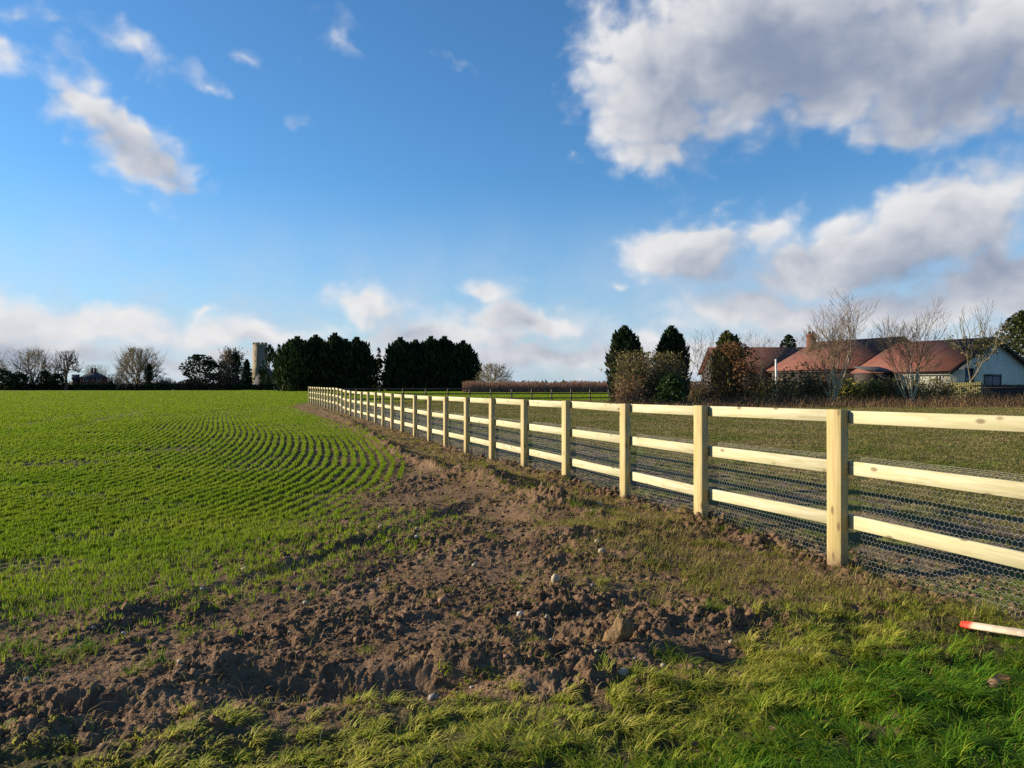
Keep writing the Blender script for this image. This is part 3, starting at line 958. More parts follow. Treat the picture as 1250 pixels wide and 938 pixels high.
def tubes(A, B, ra, rb, sides=3):
    d = B - A; L = np.linalg.norm(d, axis=1, keepdims=True) + 1e-9; d = d / L
    ref = np.where(np.abs(d[:, 2:3]) > .9, np.array([[1., 0, 0]]), np.array([[0, 0, 1.]]))
    u = np.cross(d, ref); u /= np.linalg.norm(u, axis=1, keepdims=True) + 1e-9
    w = np.cross(d, u)
    n = len(A); ra = np.broadcast_to(np.asarray(ra, float), (n,)); rb = np.broadcast_to(np.asarray(rb, float), (n,))
    ring = []
    for base, r in ((A, ra), (B, rb)):
        for k in range(sides):
            an = 2 * math.pi * k / sides
            ring.append(base + (u * math.cos(an) + w * math.sin(an)) * r[:, None])
    V = np.stack(ring, 1)
    off = (np.arange(n) * 2 * sides)[:, None]
    q = [off + np.array([[k, (k + 1) % sides, sides + (k + 1) % sides, sides + k]]) for k in range(sides)]
    return V.reshape(-1, 3), [np.vstack(q)]


def build_fence():
    root = empty('post_and_rail_fence', (FP[2][0], FP[2][1], 0.0), 'new pale pine three-rail fence with wire netting running from the right foreground into the distance', 'fence')
    PO = []
    for i in range(NI):
        p = FP[i]
        t = unit(FP[min(i + 1, NI - 1)] - FP[max(i - 1, 0)])
        nrm = np.array([t[1], -t[0]])        # towards the paddock
        top = FZT[i] + .004 + (.03 if i == NI - 1 else 0); bot = FZB[i] - .45
        mb = MB(); mb.bevel_box((top - bot) / 2, .075, .0375, .005)
        frame_obj('post', mb, M['post'], root, (p[0], p[1], (top + bot) / 2), (0, 0, 1), (t[0], t[1], 0), (nrm[0], nrm[1], 0))
        PO.append((p, t, nrm))
    rails = [(0.0, .096), (.390, .102), (.800, .102)]
    for k, (dz, hh) in enumerate(rails):
        for i in range(NI - 1):
            a = FP[i] + PO[i][2] * (.0375 + .024); b = FP[i + 1] + PO[i + 1][2] * (.0375 + .024)
            za = FZT[i] - dz * (1 if i < 22 else .92) - hh / 2; zb = FZT[i + 1] - dz * (1 if i + 1 < 22 else .92) - hh / 2
            A = np.array([a[0], a[1], za]); B = np.array([b[0], b[1], zb])
            j1, j2 = random.uniform(-.006, .006), random.uniform(-.006, .006)
            A[2] += j1; B[2] += j2
            ex = unit(B - A); ey = unit(np.cross((0, 0, 1), ex)); ez = np.cross(ex, ey)
            mb = MB(); mb.bevel_box(np.linalg.norm(B - A) / 2 - .002, .019, hh / 2, .004)
            frame_obj('rail', mb, M['pine'], root, (A + B) / 2, ex, ey, ez)
    # netting between posts and rails
    path = np.array([FP[i] + PO[i][2] * (.0375 + .047) for i in range(NI)])
    z1 = np.interp(np.arange(NI), np.arange(NI), FZT - .350); z0 = FZB - .03
    A, B = hexnet(path, z0, z1, .038, .001, 1)
    D = np.linalg.norm((A + B)[:, :2] * .5, axis=1)
    V, fs = tubes(A, B, .0007, .0007, 3)
    mesh_obj('wire_netting', V, fs, M['wire'], root)


build_fence()


def stake():
    a = np.array(gp(1172, 769)); Db = 1.32 * F / (776 - HY); b = np.array([(1252 - CX) / F * Db, Db])
    ab = b - a; L = .60
    z = float(height(a[:1], a[1:])[0]) + .032
    sl = .055 / np.linalg.norm(ab); d = unit(ab)
    loc = (a[0], a[1], z)
    prof = [(0, .010, .005), (.012, .017, .009), (.05, .019, .011), (L, .019, .011)]
    V = []
    for x, w, h in prof:
        V += [(x, -w, -h), (x, w, -h), (x, w, h), (x, -w, h)]
    q = []
    for s in range(3):
        for k in range(4):
            q.append([s * 4 + k, s * 4 + (k + 1) % 4, s * 4 + 4 + (k + 1) % 4, s * 4 + 4 + k])
    q += [[3, 2, 1, 0], [12, 13, 14, 15]]
    mb = MB(); mb.add(V, q=q)
    o = mb.obj('marker_stake', M['stake'])
    ex = unit((d[0], d[1], sl)); ey = unit(np.cross((-.85, -.3, .65), ex)); ez = np.cross(ex, ey)
    o.matrix_local = Matrix(((ex[0], ey[0], ez[0], loc[0]), (ex[1], ey[1], ez[1], loc[1]), (ex[2], ey[2], ez[2], loc[2]), (0, 0, 0, 1)))
    tag(o, 'pale wooden stake with a bright red tip lying on the ground by the netting', 'stake')


stake()


def rail_fence(name, label, P, zt, npost, rails, mat, w=.05, hr=.045, zb=-.4):
    P = np.array(P, float)
    root = empty(name, (P[0][0], P[0][1], 0), label, 'fence')
    for k in range(npost):
        p = P[0] + (P[1] - P[0]) * k / (npost - 1); t = unit(P[1] - P[0]); nrm = np.array([t[1], -t[0]])
        mb = MB(); mb.bevel_box((zt + .02 - zb) / 2, w, w, .008)
        frame_obj('post', mb, mat, root, (p[0], p[1], (zt + .02 + zb) / 2), (0, 0, 1), (t[0], t[1], 0), (nrm[0], nrm[1], 0))
    for z in rails:
        for k in range(npost - 1):
            a = P[0] + (P[1] - P[0]) * k / (npost - 1); b = P[0] + (P[1] - P[0]) * (k + 1) / (npost - 1)
            nrm = np.array([t[1], -t[0]]) * (w + .02)
            A = np.array([*(a + nrm), z - hr]); B = np.array([*(b + nrm), z - hr])
            ex = unit(B - A); ey = unit(np.cross((0, 0, 1), ex)); ez = np.cross(ex, ey)
            mb = MB(); mb.bevel_box(np.linalg.norm(B - A) / 2 - .003, .018, hr, .004)
            frame_obj('rail', mb, mat, root, (A + B) / 2, ex, ey, ez)
    return root


rail_fence('paddock_fence', 'low dark brown post and rail fence crossing behind the paddock', [at(405, 64)[:2], at(743, 74)[:2]], 1.25, 14, (1.25, .80, .38), M['oldwood'], .055, .055)
rail_fence('garden_fence', 'short weathered rail fence between the tall cypresses and the russet shrub', [at(826, 70)[:2], at(884, 70)[:2]], 1.85, 4, (1.85, 1.2), M['oldwood'], .06, .05)


# ------------------------------------------------------------------ trees
def bare_tree(name, px, D, ybase, ytop, xl, xr, label, group=None, trunk_frac=.22, r0=None, forks=3, levels=5, seed=0, mat='bark', tmat='twig', upright=.5, tw=.02, stems=1, twigw=1.0, leafmat=None, nleaf=0, leafsize=.1, lrange=(0, .6), tl=0):
    """recursive winter tree fitted to the pixel box xl..xr / ytop"""
    rg = random.Random(seed)
    bx, by, _ = at(px, D)
    zb = -.1 if ybase is None else max(-.1, at(px, D, ybase)[2])
    zt = at(px, D, ytop)[2]; H = zt - zb
    W = (xr - xl) / F * D
    segsT = []; segsB = []
    r0 = r0 or H * .022

    def grow(p, d, L, r, lev):
        n = 3 if lev == 0 else 2
        q = p
        for s in range(n):
            jit = .10 if lev < 2 else .22
            d = unit(d + np.array([rg.gauss(0, jit), rg.gauss(0, jit), rg.gauss(0, jit * .5) + upright * .20]))
            q2 = q + d * L / n
            rr = r * (1 - .35 * (s + 1) / n)
            (segsT if lev <= tl else segsB).append((q, q2, max(r * (1 - .35 * s / n), tw), max(rr, tw)))
            if lev > 0 and s < n - 1 and lev < levels and rg.random() < .8:
                a = unit(np.cross(d, [rg.gauss(0, 1), rg.gauss(0, 1), rg.gauss(0, 1)]))
                an = rg.uniform(.5, .95)
                grow(q2, d * math.cos(an) + a * math.sin(an), L * rg.uniform(.5, .7), rr * .6, lev + 1)
            q = q2
        if lev < levels:
            nf = forks if lev < 2 else rg.choice((2, 2, 3))
            ph = rg.uniform(0, 6.28)
            for k in range(nf):
                ref = unit(np.cross(d, [.3, .2, .9])) if abs(d[2]) < .95 else np.array([1., 0, 0])
                b2 = np.cross(d, ref)
                an = rg.uniform(.3, .75) * (1.15 - upright * .55)
                az = ph + 6.283 * k / nf + rg.uniform(-.4, .4)
                dd = d * math.cos(an) + (ref * math.cos(az) + b2 * math.sin(az)) * math.sin(an)
                grow(q, dd, L * rg.uniform(.62, .85) * (1.55 if lev == 0 else 1), r * .62, lev + 1)

    for s in range(stems):
        d0 = np.array([rg.gauss(0, .03), rg.gauss(0, .03), 1.0]) if stems == 1 else np.array([math.cos(2.4 * s) * rg.uniform(.08, .35), math.sin(2.4 * s) * rg.uniform(.08, .3), 1.0])
        hs = 1 if s == 0 else rg.uniform(.6, .95)
        grow(np.array([rg.uniform(-.25, .25) * (stems > 1), rg.uniform(-.2, .2) * (stems > 1), 0.]), unit(d0), H * trunk_frac * hs, r0 * (1 if s == 0 else rg.uniform(.55, .9)), 0)
    allp = np.array([s[1] for s in segsT + segsB])
    sc_z = H / allp[:, 2].max()
    lo, hi = np.percentile(allp[:, 0], [1, 99])
    sc_x = W / max(hi - lo, .1); mid = (lo + hi) / 2
    tx = ((xl + xr) / 2 - CX) / F * D - bx

    def fix(seg):
        A = np.array([s[0] for s in seg]); B = np.array([s[1] for s in seg]); ra = np.array([s[2] for s in seg]); rb = np.array([s[3] for s in seg])
        for a in (A, B):
            h = a[:, 2] * sc_z
            k = np.clip(h / (H * .5), 0, 1)
            a[:, 0] = a[:, 0] * sc_x + (tx - mid * sc_x) * k; a[:, 1] *= sc_x; a[:, 2] = h
        return A + [bx, by, zb], B + [bx, by, zb], ra, rb
    root = empty(name, (bx, by, zb), label, 'tree', group)
    A, B, ra, rb = fix(segsT); V, fs = tubes(A, B, ra, rb, 6); mesh_obj('trunk', V, fs, M[mat], root)
    A, B, ra, rb = fix(segsB); V, fs = tubes(A, B, ra * twigw, rb * twigw, 3); mesh_obj('branches', V, fs, M[tmat], root)
    if leafmat and nleaf:
        rgn = np.random.default_rng(seed + 1)
        hrel = (B[:, 2] - zb) / H
        ok = np.where((hrel > lrange[0]) & (hrel < lrange[1]))[0]
        c = B[rgn.choice(ok, nleaf)] + rgn.normal(0, leafsize * 1.2, (nleaf, 3))
        V, fs, m = cards(c, leafsize * (.6 + .8 * rgn.random(nleaf)), rgn)
        mesh_obj('leaves', V, fs, M[leafmat], root, attrs={'tint': rep(rgn.random(nleaf), m)})
    return root


def cards(C, size, rg, outward=None, elong=1.7, spread=.7):
    """pointed leaf / spray shaped faces with random or outward direction"""
    n = len(C)
    d = rg.normal(0, 1, (n, 3))
    d /= np.linalg.norm(d, axis=1, keepdims=True)
    if outward is not None:
        d = outward + d * spread; d /= np.linalg.norm(d, axis=1, keepdims=True)
    u = np.cross(d, rg.normal(0, 1, (n, 3))); u /= np.linalg.norm(u, axis=1, keepdims=True) + 1e-9
    s = np.asarray(size)[:, None]
    b = np.cross(d, u)
    V = np.stack([C - d * s * elong * .5, C + u * s * .42 + b * s * .12, C + d * s * elong * .6, C - u * s * .42 + b * s * .12], 1)
    q = (np.arange(n) * 4)[:, None] + np.array([[0, 1, 2, 3]])
    return V.reshape(-1, 3), [q], 4


def vase_tree(name, px, D, ytop, xl, xr, label, seed=0, counts=(9, 36, 170, 620), trunk=.16, r=(.38, .17, .085, .05, .034), mat='bark', tmat='twigpale', low=-.08, rough=.12, leafmat=None, nleaf=0, leafsize=.5):
    """winter tree whose boughs spread from a short trunk into a full twiggy dome"""
    rg = np.random.default_rng(seed)
    bx, by, _ = at(px, D); H = at(px, D, ytop)[2]; W = (xr - xl) / F * D
    c0 = np.array([0, 0, H * trunk]); offx = ((xl + xr) / 2 - CX) / F * D - bx
    root = empty(name, (bx, by, 0), label, 'tree')
    V, fs = tubes(np.array([[bx, by, -.2], [bx, by, H * trunk * .5]]), np.array([[bx, by, H * trunk * .5], [bx, by, H * trunk]]), np.array([r[0] * 1.5, r[0] * 1.2]), np.array([r[0] * 1.2, r[0]]), 8)
    mesh_obj('trunk', V, fs, M[mat], root)
    A = []; B = []; ra = []; rb = []
    fr = (.36, .62, .84, 1.0)
    prevP = c0[None]; prevd = None
    for l, n in enumerate(counts):
        az = rg.random(n) * 6.283; sz = low + (1 - low) * rg.random(n) ** (.8)
        cz = np.sqrt(np.clip(1 - sz ** 2, 0, 1)); d = np.stack([cz * np.cos(az), cz * np.sin(az), sz], 1)
        rad = fr[l] * (1 + rough * rg.normal(0, 1, n)) * (1 + .12 * np.sin(az * 3 + seed) * (l > 0))
        P = c0 + d * rad[:, None] * np.array([W / 2, W / 2, H * (1 - trunk)]); P[:, 0] += offx * fr[l]
        P[:, 2] = np.clip(P[:, 2], H * .04, H)
        if prevd is None: j = np.zeros(n, int)
        else: j = np.argmax(d @ prevd.T + rg.normal(0, .012, (n, len(prevd))), 1)
        S = prevP[j]; mid = (S + P) / 2 + rg.normal(0, .035 * W * (.6 ** l), (n, 3)); mid[:, 2] += .02 * H
        w0, w1 = r[l], r[l + 1]
        A += [S, mid]; B += [mid, P]; ra += [np.full(n, w0), np.full(n, (w0 + w1) / 2)]; rb += [np.full(n, (w0 + w1) / 2), np.full(n, w1)]
        if l >= 1:      # spurs
            for _ in range(2 if l < 3 else 3):
                q = S + (P - S) * rg.uniform(.3, 1, (n, 1)); dd = (P - S) * .35 + rg.normal(0, .05 * W * (.75 ** l), (n, 3))
                A.append(q); B.append(q + dd); ra.append(np.full(n, r[4])); rb.append(np.full(n, r[4] * .6))
        prevP = P; prevd = d
    A = np.vstack(A) + [bx, by, 0]; B = np.vstack(B) + [bx, by, 0]
    V, fs = tubes(A, B, np.concatenate(ra), np.concatenate(rb), 3); mesh_obj('branches', V, fs, M[tmat], root)
    if leafmat:
        c = B[rg.integers(0, len(B), nleaf)] + rg.normal(0, leafsize, (nleaf, 3)); c[:, 2] = np.maximum(c[:, 2], .3)
        V, fs, m = cards(c, leafsize * (.6 + .8 * rg.random(nleaf)), rg); mesh_obj('leaves', V, fs, M[leafmat], root, attrs={'tint': rep(rg.random(nleaf), m)})
    return root


def ever_tree(name, xl, xr, ytop, D, label, mat, group=None, cat='tree', shape='cone', n=2600, leaf=.5, seed=0, ybase=None, px=None, depth=1.0, gaps=.0, zlow=0.0, trunk='bark', clumps=70, lean=0, part='crown', lit=0, ragged=.22):
    """evergreen / leafy crown: clumps of sprays through a volume of the given profile"""
    rg = np.random.default_rng(seed)
    cx = (xl + xr) / 2; bx, by, _ = at(cx if px is None else px, D)
    mx = (cx - CX) / F * D
    R = (xr - xl) / F * D / 2
    zb = 0.0 if ybase is None else max(0, at(cx, D, ybase)[2])
    zt = at(cx, D, ytop)[2]; H = zt - zb
    prof = {'cone': lambda h: (1 - h) ** .75 * (1 - .25 * np.exp(-h * 9)),
            'column': lambda h: np.clip((1 - h ** 4.5), 0, 1) ** .8 * (.72 + .3 * np.sin(np.clip(h, 0, 1) * 2.6)),
            'leyland': lambda h: np.clip(1 - (h / .98) ** 4.2, 0, 1) ** .8 * (.93 + .12 * np.sin(h * 3.1)),
            'dome': lambda h: np.sqrt(np.clip(1 - (h * 1.0) ** 2, 0, 1)) * (.86 + .25 * h),
            'ball': lambda h: np.sqrt(np.clip(1 - (2 * h - 1) ** 2, 0, 1)),
            'mop': lambda h: np.where(h > .2, np.sqrt(np.clip(1 - ((h - .6) / .42) ** 2, 0, 1)), .15)}[shape]
    # clump centres near the surface
    h = zlow + (1 - zlow) * rg.random(clumps) ** .9; az = rg.random(clumps) * 6.283
    rr = prof(h) * (.55 + .5 * rg.random(clumps) ** .6)
    if gaps:
        k = rg.random(clumps) > gaps; h, az, rr = h[k], az[k], rr[k]
    C = np.stack([rr * np.cos(az) * R, rr * np.sin(az) * R * depth, h * H], 1)
    pick = rg.integers(0, len(C), n)
    cs = R * .26 * (.6 + .8 * rg.random(len(C)))
    if shape in ('leyland', 'column', 'cone'):
        off = rg.normal(0, 1, (n, 3)) * np.array([.75, .75, 1.25])
    else:
        off = rg.normal(0, 1, (n, 3)) * np.array([1, 1, .75])
    P = C[pick] + off * cs[pick][:, None]
    # inner fill so that the crown is not hollow
    k = int(n * .3)
    hf = zlow + (1 - zlow) * rg.random(k) * .93; af = rg.random(k) * 6.283; rf = prof(hf) * .78 * np.sqrt(rg.random(k))
    if not gaps:
        P[:k] = np.stack([rf * np.cos(af) * R, rf * np.sin(af) * R * depth, hf * H], 1)
    P[:, 2] = np.clip(P[:, 2], .02 * H, H * 1.0)
    hh = np.clip(P[:, 2] / H, 0, 1)
    aa = np.arctan2(P[:, 1], P[:, 0])
    lim = (prof(hh) * (1 + ragged * 2 * perlin(aa * 1.1 + seed * 3.1, hh * 3.4 + seed) + ragged * perlin(aa * 3 + seed, hh * 9)) + .03) * R
    rad = np.hypot(P[:, 0], P[:, 1] / depth) + 1e-6
    f = np.where(rad > lim, lim / rad * (.9 + .2 * rg.random(n)), 1); P[:, 0] *= f; P[:, 1] *= f
    P[:, 0] += lean * hh
    if shape in ('leyland', 'column'):        # ragged leading shoots at the top
        nl = 15 if shape == 'leyland' else 7
        la = rg.random(nl) * 6.283; lr = np.sqrt(rg.random(nl)) * .78 * R; lt = H * (1.0 - .20 * (lr / R) ** 2 + .022 * rg.normal(0, 1, nl))
        lt *= H / lt.max()
        k2 = int(n * .22); j = rg.integers(0, nl, k2); tt = rg.random(k2) ** .8
        w2 = (1 - tt) * .17 * R + .01 * R
        P[-k2:] = np.stack([lr[j] * np.cos(la[j]) + rg.normal(0, .55, k2) * w2, (lr[j] * np.sin(la[j])) * depth + rg.normal(0, .55, k2) * w2, lt[j] * (.78 + .22 * tt)], 1)
    out = np.stack([P[:, 0], P[:, 1], np.zeros(n)], 1); out /= np.linalg.norm(out, axis=1, keepdims=True) + 1e-6
    up = {'leyland': 1.6, 'column': 1.6, 'cone': -.15}.get(shape, .5)
    out[:, 2] += up
    sizes = leaf * (.55 + .9 * rg.random(n))
    if shape in ('leyland', 'column'): sizes[-k2:] *= .5
    V, fs, m = cards(P + [mx, by, zb], sizes, rg, out, 1.9 if shape in ('leyland', 'column', 'cone') else 1.2, .55 if shape in ('leyland', 'column') else 1.0)
    tint = np.clip(.35 + .2 * rg.normal(0, 1, n) + .5 * (rg.random(len(C))[pick] - .5) + lit, 0, 1)
    root = empty(name, (mx, by, zb), label, cat, group)
    mesh_obj(part, V, fs, M[mat], root, attrs={'tint': rep(tint, m)})
    # trunk (and main limbs) inside
    A = [[mx, by, zb - .2]]; B = [[mx + lean * .8, by, zb + H * .85]]; ra = [max(H * .016, .03)]; rb = [.02]
    for c, hh2 in zip(C[:14], h[:14]):
        A.append([mx + lean * hh2 * .6, by, zb + c[2] * .65]); B.append([mx + c[0] * .9, by + c[1] * .9, zb + c[2]]); ra.append(max(H * .006, .015)); rb.append(.01)
    V, fs = tubes(np.array(A, float), np.array(B, float), np.array(ra), np.array(rb), 6)
    mesh_obj('trunk' if cat == 'tree' else 'stems', V, fs, M[trunk], root)
    return root


def twig_shrub(name, xl, xr, ytop, D, label, mat='paletwig', n=260, seed=0, ybase=None, w=.012, cat='shrub', group=None, spread=.8, leafmat=None, nleaf=0, leaf=.1):
    """many thin upright curved stems from a common base, optional leaves"""
    rg = np.random.default_rng(seed)
    cx = (xl + xr) / 2; mx, by, _ = at(cx, D); W = (xr - xl) / F * D
    zb = 0 if ybase is None else max(0, at(cx, D, ybase)[2]); H = at(cx, D, ytop)[2] - zb
    base = np.stack([rg.uniform(-.5, .5, n) * W * spread, rg.uniform(-.5, .5, n) * min(W, 3) * .6, np.zeros(n)], 1)
    dirx = base[:, 0] / W * .9 + rg.normal(0, .25, n); diry = rg.normal(0, .25, n)
    rel = np.sqrt(np.clip(1 - (2 * base[:, 0] / W) ** 2 * .75, .1, 1))
    L = H * (.5 + .5 * rg.random(n)) * rel
    A = []; B = []; ra = []; rb = []
    p = base + [mx, by, zb]; d = np.stack([dirx * .6, diry * .6, np.ones(n)], 1)
    d /= np.linalg.norm(d, axis=1, keepdims=True)
    for s in range(3):
        q = p + d * (L / 3)[:, None]; A.append(p); B.append(q); ra.append(np.full(n, w * (1 - .25 * s))); rb.append(np.full(n, w * (1 - .25 * (s + 1))))
        # side twigs
        for _ in range(2):
            dd = d + rg.normal(0, .55, (n, 3)); dd /= np.linalg.norm(dd, axis=1, keepdims=True)
            A.append(q); B.append(q + dd * (L * .22)[:, None]); ra.append(np.full(n, w * .6)); rb.append(np.full(n, w * .3))
        d = d + rg.normal(0, .16, (n, 3)); d /= np.linalg.norm(d, axis=1, keepdims=True); p = q
    A = np.vstack(A); B = np.vstack(B)
    over = B[:, 2] > zb + H; B[over, 2] = zb + H
    root = empty(name, (mx, by, zb), label, cat, group)
    V, fs = tubes(A, B, np.concatenate(ra), np.concatenate(rb), 3)
    mm = M[mat]
    at_ = {'tint': rep(rg.random(len(A)), 6)}
    mesh_obj('stems', V, fs, mm, root, attrs=at_)
    if leafmat:
        c = B[rg.integers(0, len(B), nleaf)] + rg.normal(0, leaf, (nleaf, 3))
        V, fs, m = cards(c, leaf * (.6 + .8 * rg.random(nleaf)), rg)
        mesh_obj('leaves', V, fs, M[leafmat], root, attrs={'tint': rep(np.clip(rg.normal(.62, .25, nleaf), 0, 1), m)})
    return root


# ---- far left skyline (about 280 m away)
vase_tree('bare_tree', -14, 290, 429, -44, 9, 'bare winter tree cut by the left edge above the dark hedge', 3)
vase_tree('bare_tree', 41, 288, 427, 16, 66, 'wide spreading bare tree between the left edge and the red brick house', 4)
vase_tree('bare_tree', 81, 276, 429, 66, 99, 'bare tree with thick forking limbs standing beside the red brick house', 15, (6, 18, 70, 230), .26, (.42, .24, .13, .07, .04), tmat='twig', low=.25)
vase_tree('bare_tree', 168, 285, 426, 141, 195, 'dense rounded bare tree with ivy standing alone right of the brick house', 6, (12, 60, 300, 1000), .06, low=-.02)
ever_tree('ivy_column', 176, 187, 446, 283, 'dark ivy column climbing inside the dense rounded bare tree', 'conifer', shape='column', n=900, leaf=.5, seed=61, clumps=30, cat='plant')
twig_shrub('bare_shrub', 192, 211, 461, 282, 'small bare shrub right of the dense rounded tree', 'twig', 260, 9, w=.05)
twig_shrub('bare_shrub', 106, 128, 445, 330, 'thin bare tree crown showing faintly behind the brick house roof', 'paletwig', 260, 19, w=.05)
twig_shrub('bare_shrub', 128, 146, 457, 300, 'pale bare shrub between brick house and dense rounded tree', 'twig', 200, 29, w=.05)
ever_tree('dark_shrub', 46, 64, 453, 280, 'dark evergreen bush under the wide spreading bare tree', 'conifer', shape='dome', n=900, leaf=.6, seed=21, clumps=40, cat='shrub')
ever_tree('dark_shrub', 60, 82, 455, 279, 'dark evergreen bush left of the brick house', 'conifer', shape='dome', n=900, leaf=.6, seed=22, clumps=40, cat='shrub')
ever_tree('dark_shrub', -25, 18, 451, 277, 'broad dark evergreen bush at the left edge', 'conifer', shape='dome', n=1500, leaf=.6, seed=23, clumps=50, cat='shrub')
ever_tree('dark_shrub', 10, 38, 455, 278, 'dark evergreen bush second from the left edge', 'conifer', shape='dome', n=1200, leaf=.6, seed=24, clumps=50, cat='shrub')
ever_tree('pine_tree', 225, 263, 434, 290, 'rounded dark pine with layered crown left of the church', 'conifer', shape='mop', n=2600, leaf=.62, seed=31, clumps=60, gaps=.15, zlow=.18)
ever_tree('brown_shrub', 238, 298, 456, 284, 'wide brown bush at the foot of the churchyard trees', 'brownbush', shape='dome', n=3200, leaf=.5, seed=32, clumps=70, cat='shrub')
ever_tree('brown_shrub', 215, 245, 464, 282, 'low dark brown bush below the rounded pine', 'brownbush', shape='dome', n=900, leaf=.5, seed=36, clumps=40, cat='shrub')
vase_tree('ivy_clad_tree', 281, 294, 427, 266, 297, 'brown bare tree hung with ivy left of the church tower', 33, (10, 40, 160, 500), .14, leafmat='brownbush', nleaf=1500, leafsize=.5)
ever_tree('ivy_column', 283, 294, 431, 292, 'dark ivy mass on the right of the brown churchyard tree', 'conifer', shape='column', n=900, leaf=.55, seed=34, clumps=26, cat='plant', gaps=.2)
ever_tree('small_conifer', 293, 310, 440, 296, 'small pointed dark conifer just left of the church tower', 'conifer', shape='cone', n=1300, leaf=.6, seed=35, clumps=60)
ever_tree('sparse_conifer', 319, 339, 423, 303, 'thin ragged conifer standing in front of the church tower', 'conifer', shape='leyland', n=700, leaf=.75, seed=37, clumps=34, gaps=.35)


def hedge(name, pts, z, depth, mat, label, n, leaf, seed, rough=.25, kind=None, cat='hedge', zpow=1.0):
    rg = np.random.default_rng(seed); pts = np.array(pts, float)
    s = np.concatenate([[0], np.cumsum(np.linalg.norm(np.diff(pts, axis=0), axis=1))])
    u = rg.random(n) * s[-1]
    x = np.interp(u, s, pts[:, 0]); y = np.interp(u, s, pts[:, 1])
    zmax = z * (1 + rough * 2 * perlin(u * .22, u * 0, seed) + rough * perlin(u * .9, u * 0 + 3, seed))
    P = np.stack([x + rg.normal(0, depth * .3, n), y + rg.uniform(-.5, .5, n) * depth, rg.random(n) ** zpow * zmax], 1)
    o0 = np.zeros((n, 3)); o0[:, 2] = .6
    V, fs, m = cards(P, leaf * (.5 + rg.random(n)), rg, o0, 1.8, .8)
    o = mesh_obj(name, V, fs, M[mat], attrs={'tint': rep(np.clip(rg.normal(.4, .25, n), 0, 1), m)}, loc=(pts[0][0], pts[0][1], 0))
    return tag(o, label, cat, kind=kind)


hedge('field_hedge', [at(-140, 281)[:2], at(337, 281)[:2]], 2.1, 3, 'conifer', 'long low dark hedge closing the far side of the crop field', 9000, .55, 41, .12)
hedge('distant_wood', [at(-500, 620)[:2], at(200, 560)[:2], at(625, 520)[:2], at(1800, 620)[:2]], 4.2, 14, 'brownbush', 'faint distant line of trees along the horizon', 9000, 1.6, 42, .3, 'stuff', 'trees')

# ---- conifer belts
for k, (xl, xr, yt, lab, lit, dz) in enumerate([
    (340, 386, 414, 'broad lightest-green cypress at the left end of the first conifer belt', .22, 0),
    (369, 402, 412, 'second cypress from the left in the first conifer belt', .05, 4),
    (392, 426, 410, 'tallest cypress, third in the first conifer belt', 0, 1),
    (418, 453, 415, 'wide dark cypress at the right end of the first conifer belt', 0, 0),
    (474, 503, 415, 'leftmost cypress of the second conifer belt', 0, 0),
    (492, 523, 418, 'second cypress of the second conifer belt', 0, 3),
    (512, 540, 414, 'middle cypress of the second conifer belt', 0, 1),
    (526, 559, 414, 'fourth cypress of the second conifer belt', 0, 2),
    (551, 579, 419, 'rightmost cypress of the second conifer belt, slightly apart', 0, 0),
    (404, 440, 417, 'shorter cypress filling the dip between the two rightmost trees of the first conifer belt', 0, 6),
    (480, 512, 421, 'shorter cypress behind the gap of the two leftmost trees of the second conifer belt', 0, 6)]):
    ever_tree('cypress_tree', xl - 5, xr + 5, yt, 228 + dz, lab, 'conifer', 'dark cypresses in two belts beyond the field', shape='leyland', n=5600, leaf=.72, seed=100 + k, clumps=130, lit=lit)
ever_tree('sparse_conifer', 455, 470, 426, 240, 'small thin conifer in the gap between the two conifer belts', 'conifer', shape='cone', n=620, leaf=.55, seed=120, clumps=44, gaps=.25)
vase_tree('bare_tree', 602, 205, 445, 580, 626, 'rounded bare tree above the reddish thicket right of the conifer belts', 51, (9, 36, 170, 560), .12, (.26, .12, .06, .036, .025))


def thicket():
    rg = np.random.default_rng(8); n = 6500
    x = rg.uniform(at(566, 185)[0], at(760, 185)[0], n); y = 185 + rg.uniform(-5, 5, n)
    hh = 2.55 * (1 + .25 * perlin(x * .16, x * 0, 4)) * (.55 + .5 * rg.random(n))
    A = np.stack([x, y, np.zeros(n)], 1); B = A + np.stack([rg.normal(0, .28, n), rg.normal(0, .28, n), hh], 1)
    V, fs = tubes(A, B, .05, .02, 3)
    o = mesh_obj('coppice_thicket', V, fs, M['redtwig'], attrs={'tint': rep(rg.random(n), 6)}, loc=(0, 185, 0))
    tag(o, 'low reddish brown thicket of stems across the far end of the paddock', 'thicket', kind='stuff')


thicket()

# ---- right-hand garden edge (55-70 m)
ever_tree('tall_cypress', 741, 785, 401, 60, 'tall dark cypress, left one of the pair beside the paddock', 'cypress', 'pair of garden cypresses', shape='column', n=8000, leaf=.2, seed=71, clumps=190, lit=.05)
ever_tree('tall_cypress', 801, 839, 401, 60, 'tall dark cypress, right one of the pair beside the paddock', 'cypress', 'pair of garden cypresses', shape='column', n=8000, leaf=.2, seed=72, clumps=190)
twig_shrub('olive_shrub', 757, 798, 431, 56, 'tall olive twiggy shrub in front of the left tall cypress', 'paletwig', 230, 73, leafmat='olive', nleaf=2600, leaf=.12, w=.011)
twig_shrub('olive_shrub', 786, 825, 432, 56.5, 'tall olive twiggy shrub in front of the right tall cypress', 'paletwig', 230, 74, leafmat='olive', nleaf=2600, leaf=.12, w=.011)
ever_tree('green_shrub', 800, 839, 458, 54.5, 'low glossy green shrub at the foot of the right tall cypress', 'greenleaf', shape='dome', n=2000, leaf=.16, seed=75, clumps=50, cat='shrub')
twig_shrub('red_leaved_shrub', 752, 783, 461, 54, 'low shrub with orange red leaves at the foot of the left tall cypress', 'paletwig', 120, 76, leafmat='russet', nleaf=420, leaf=.13)
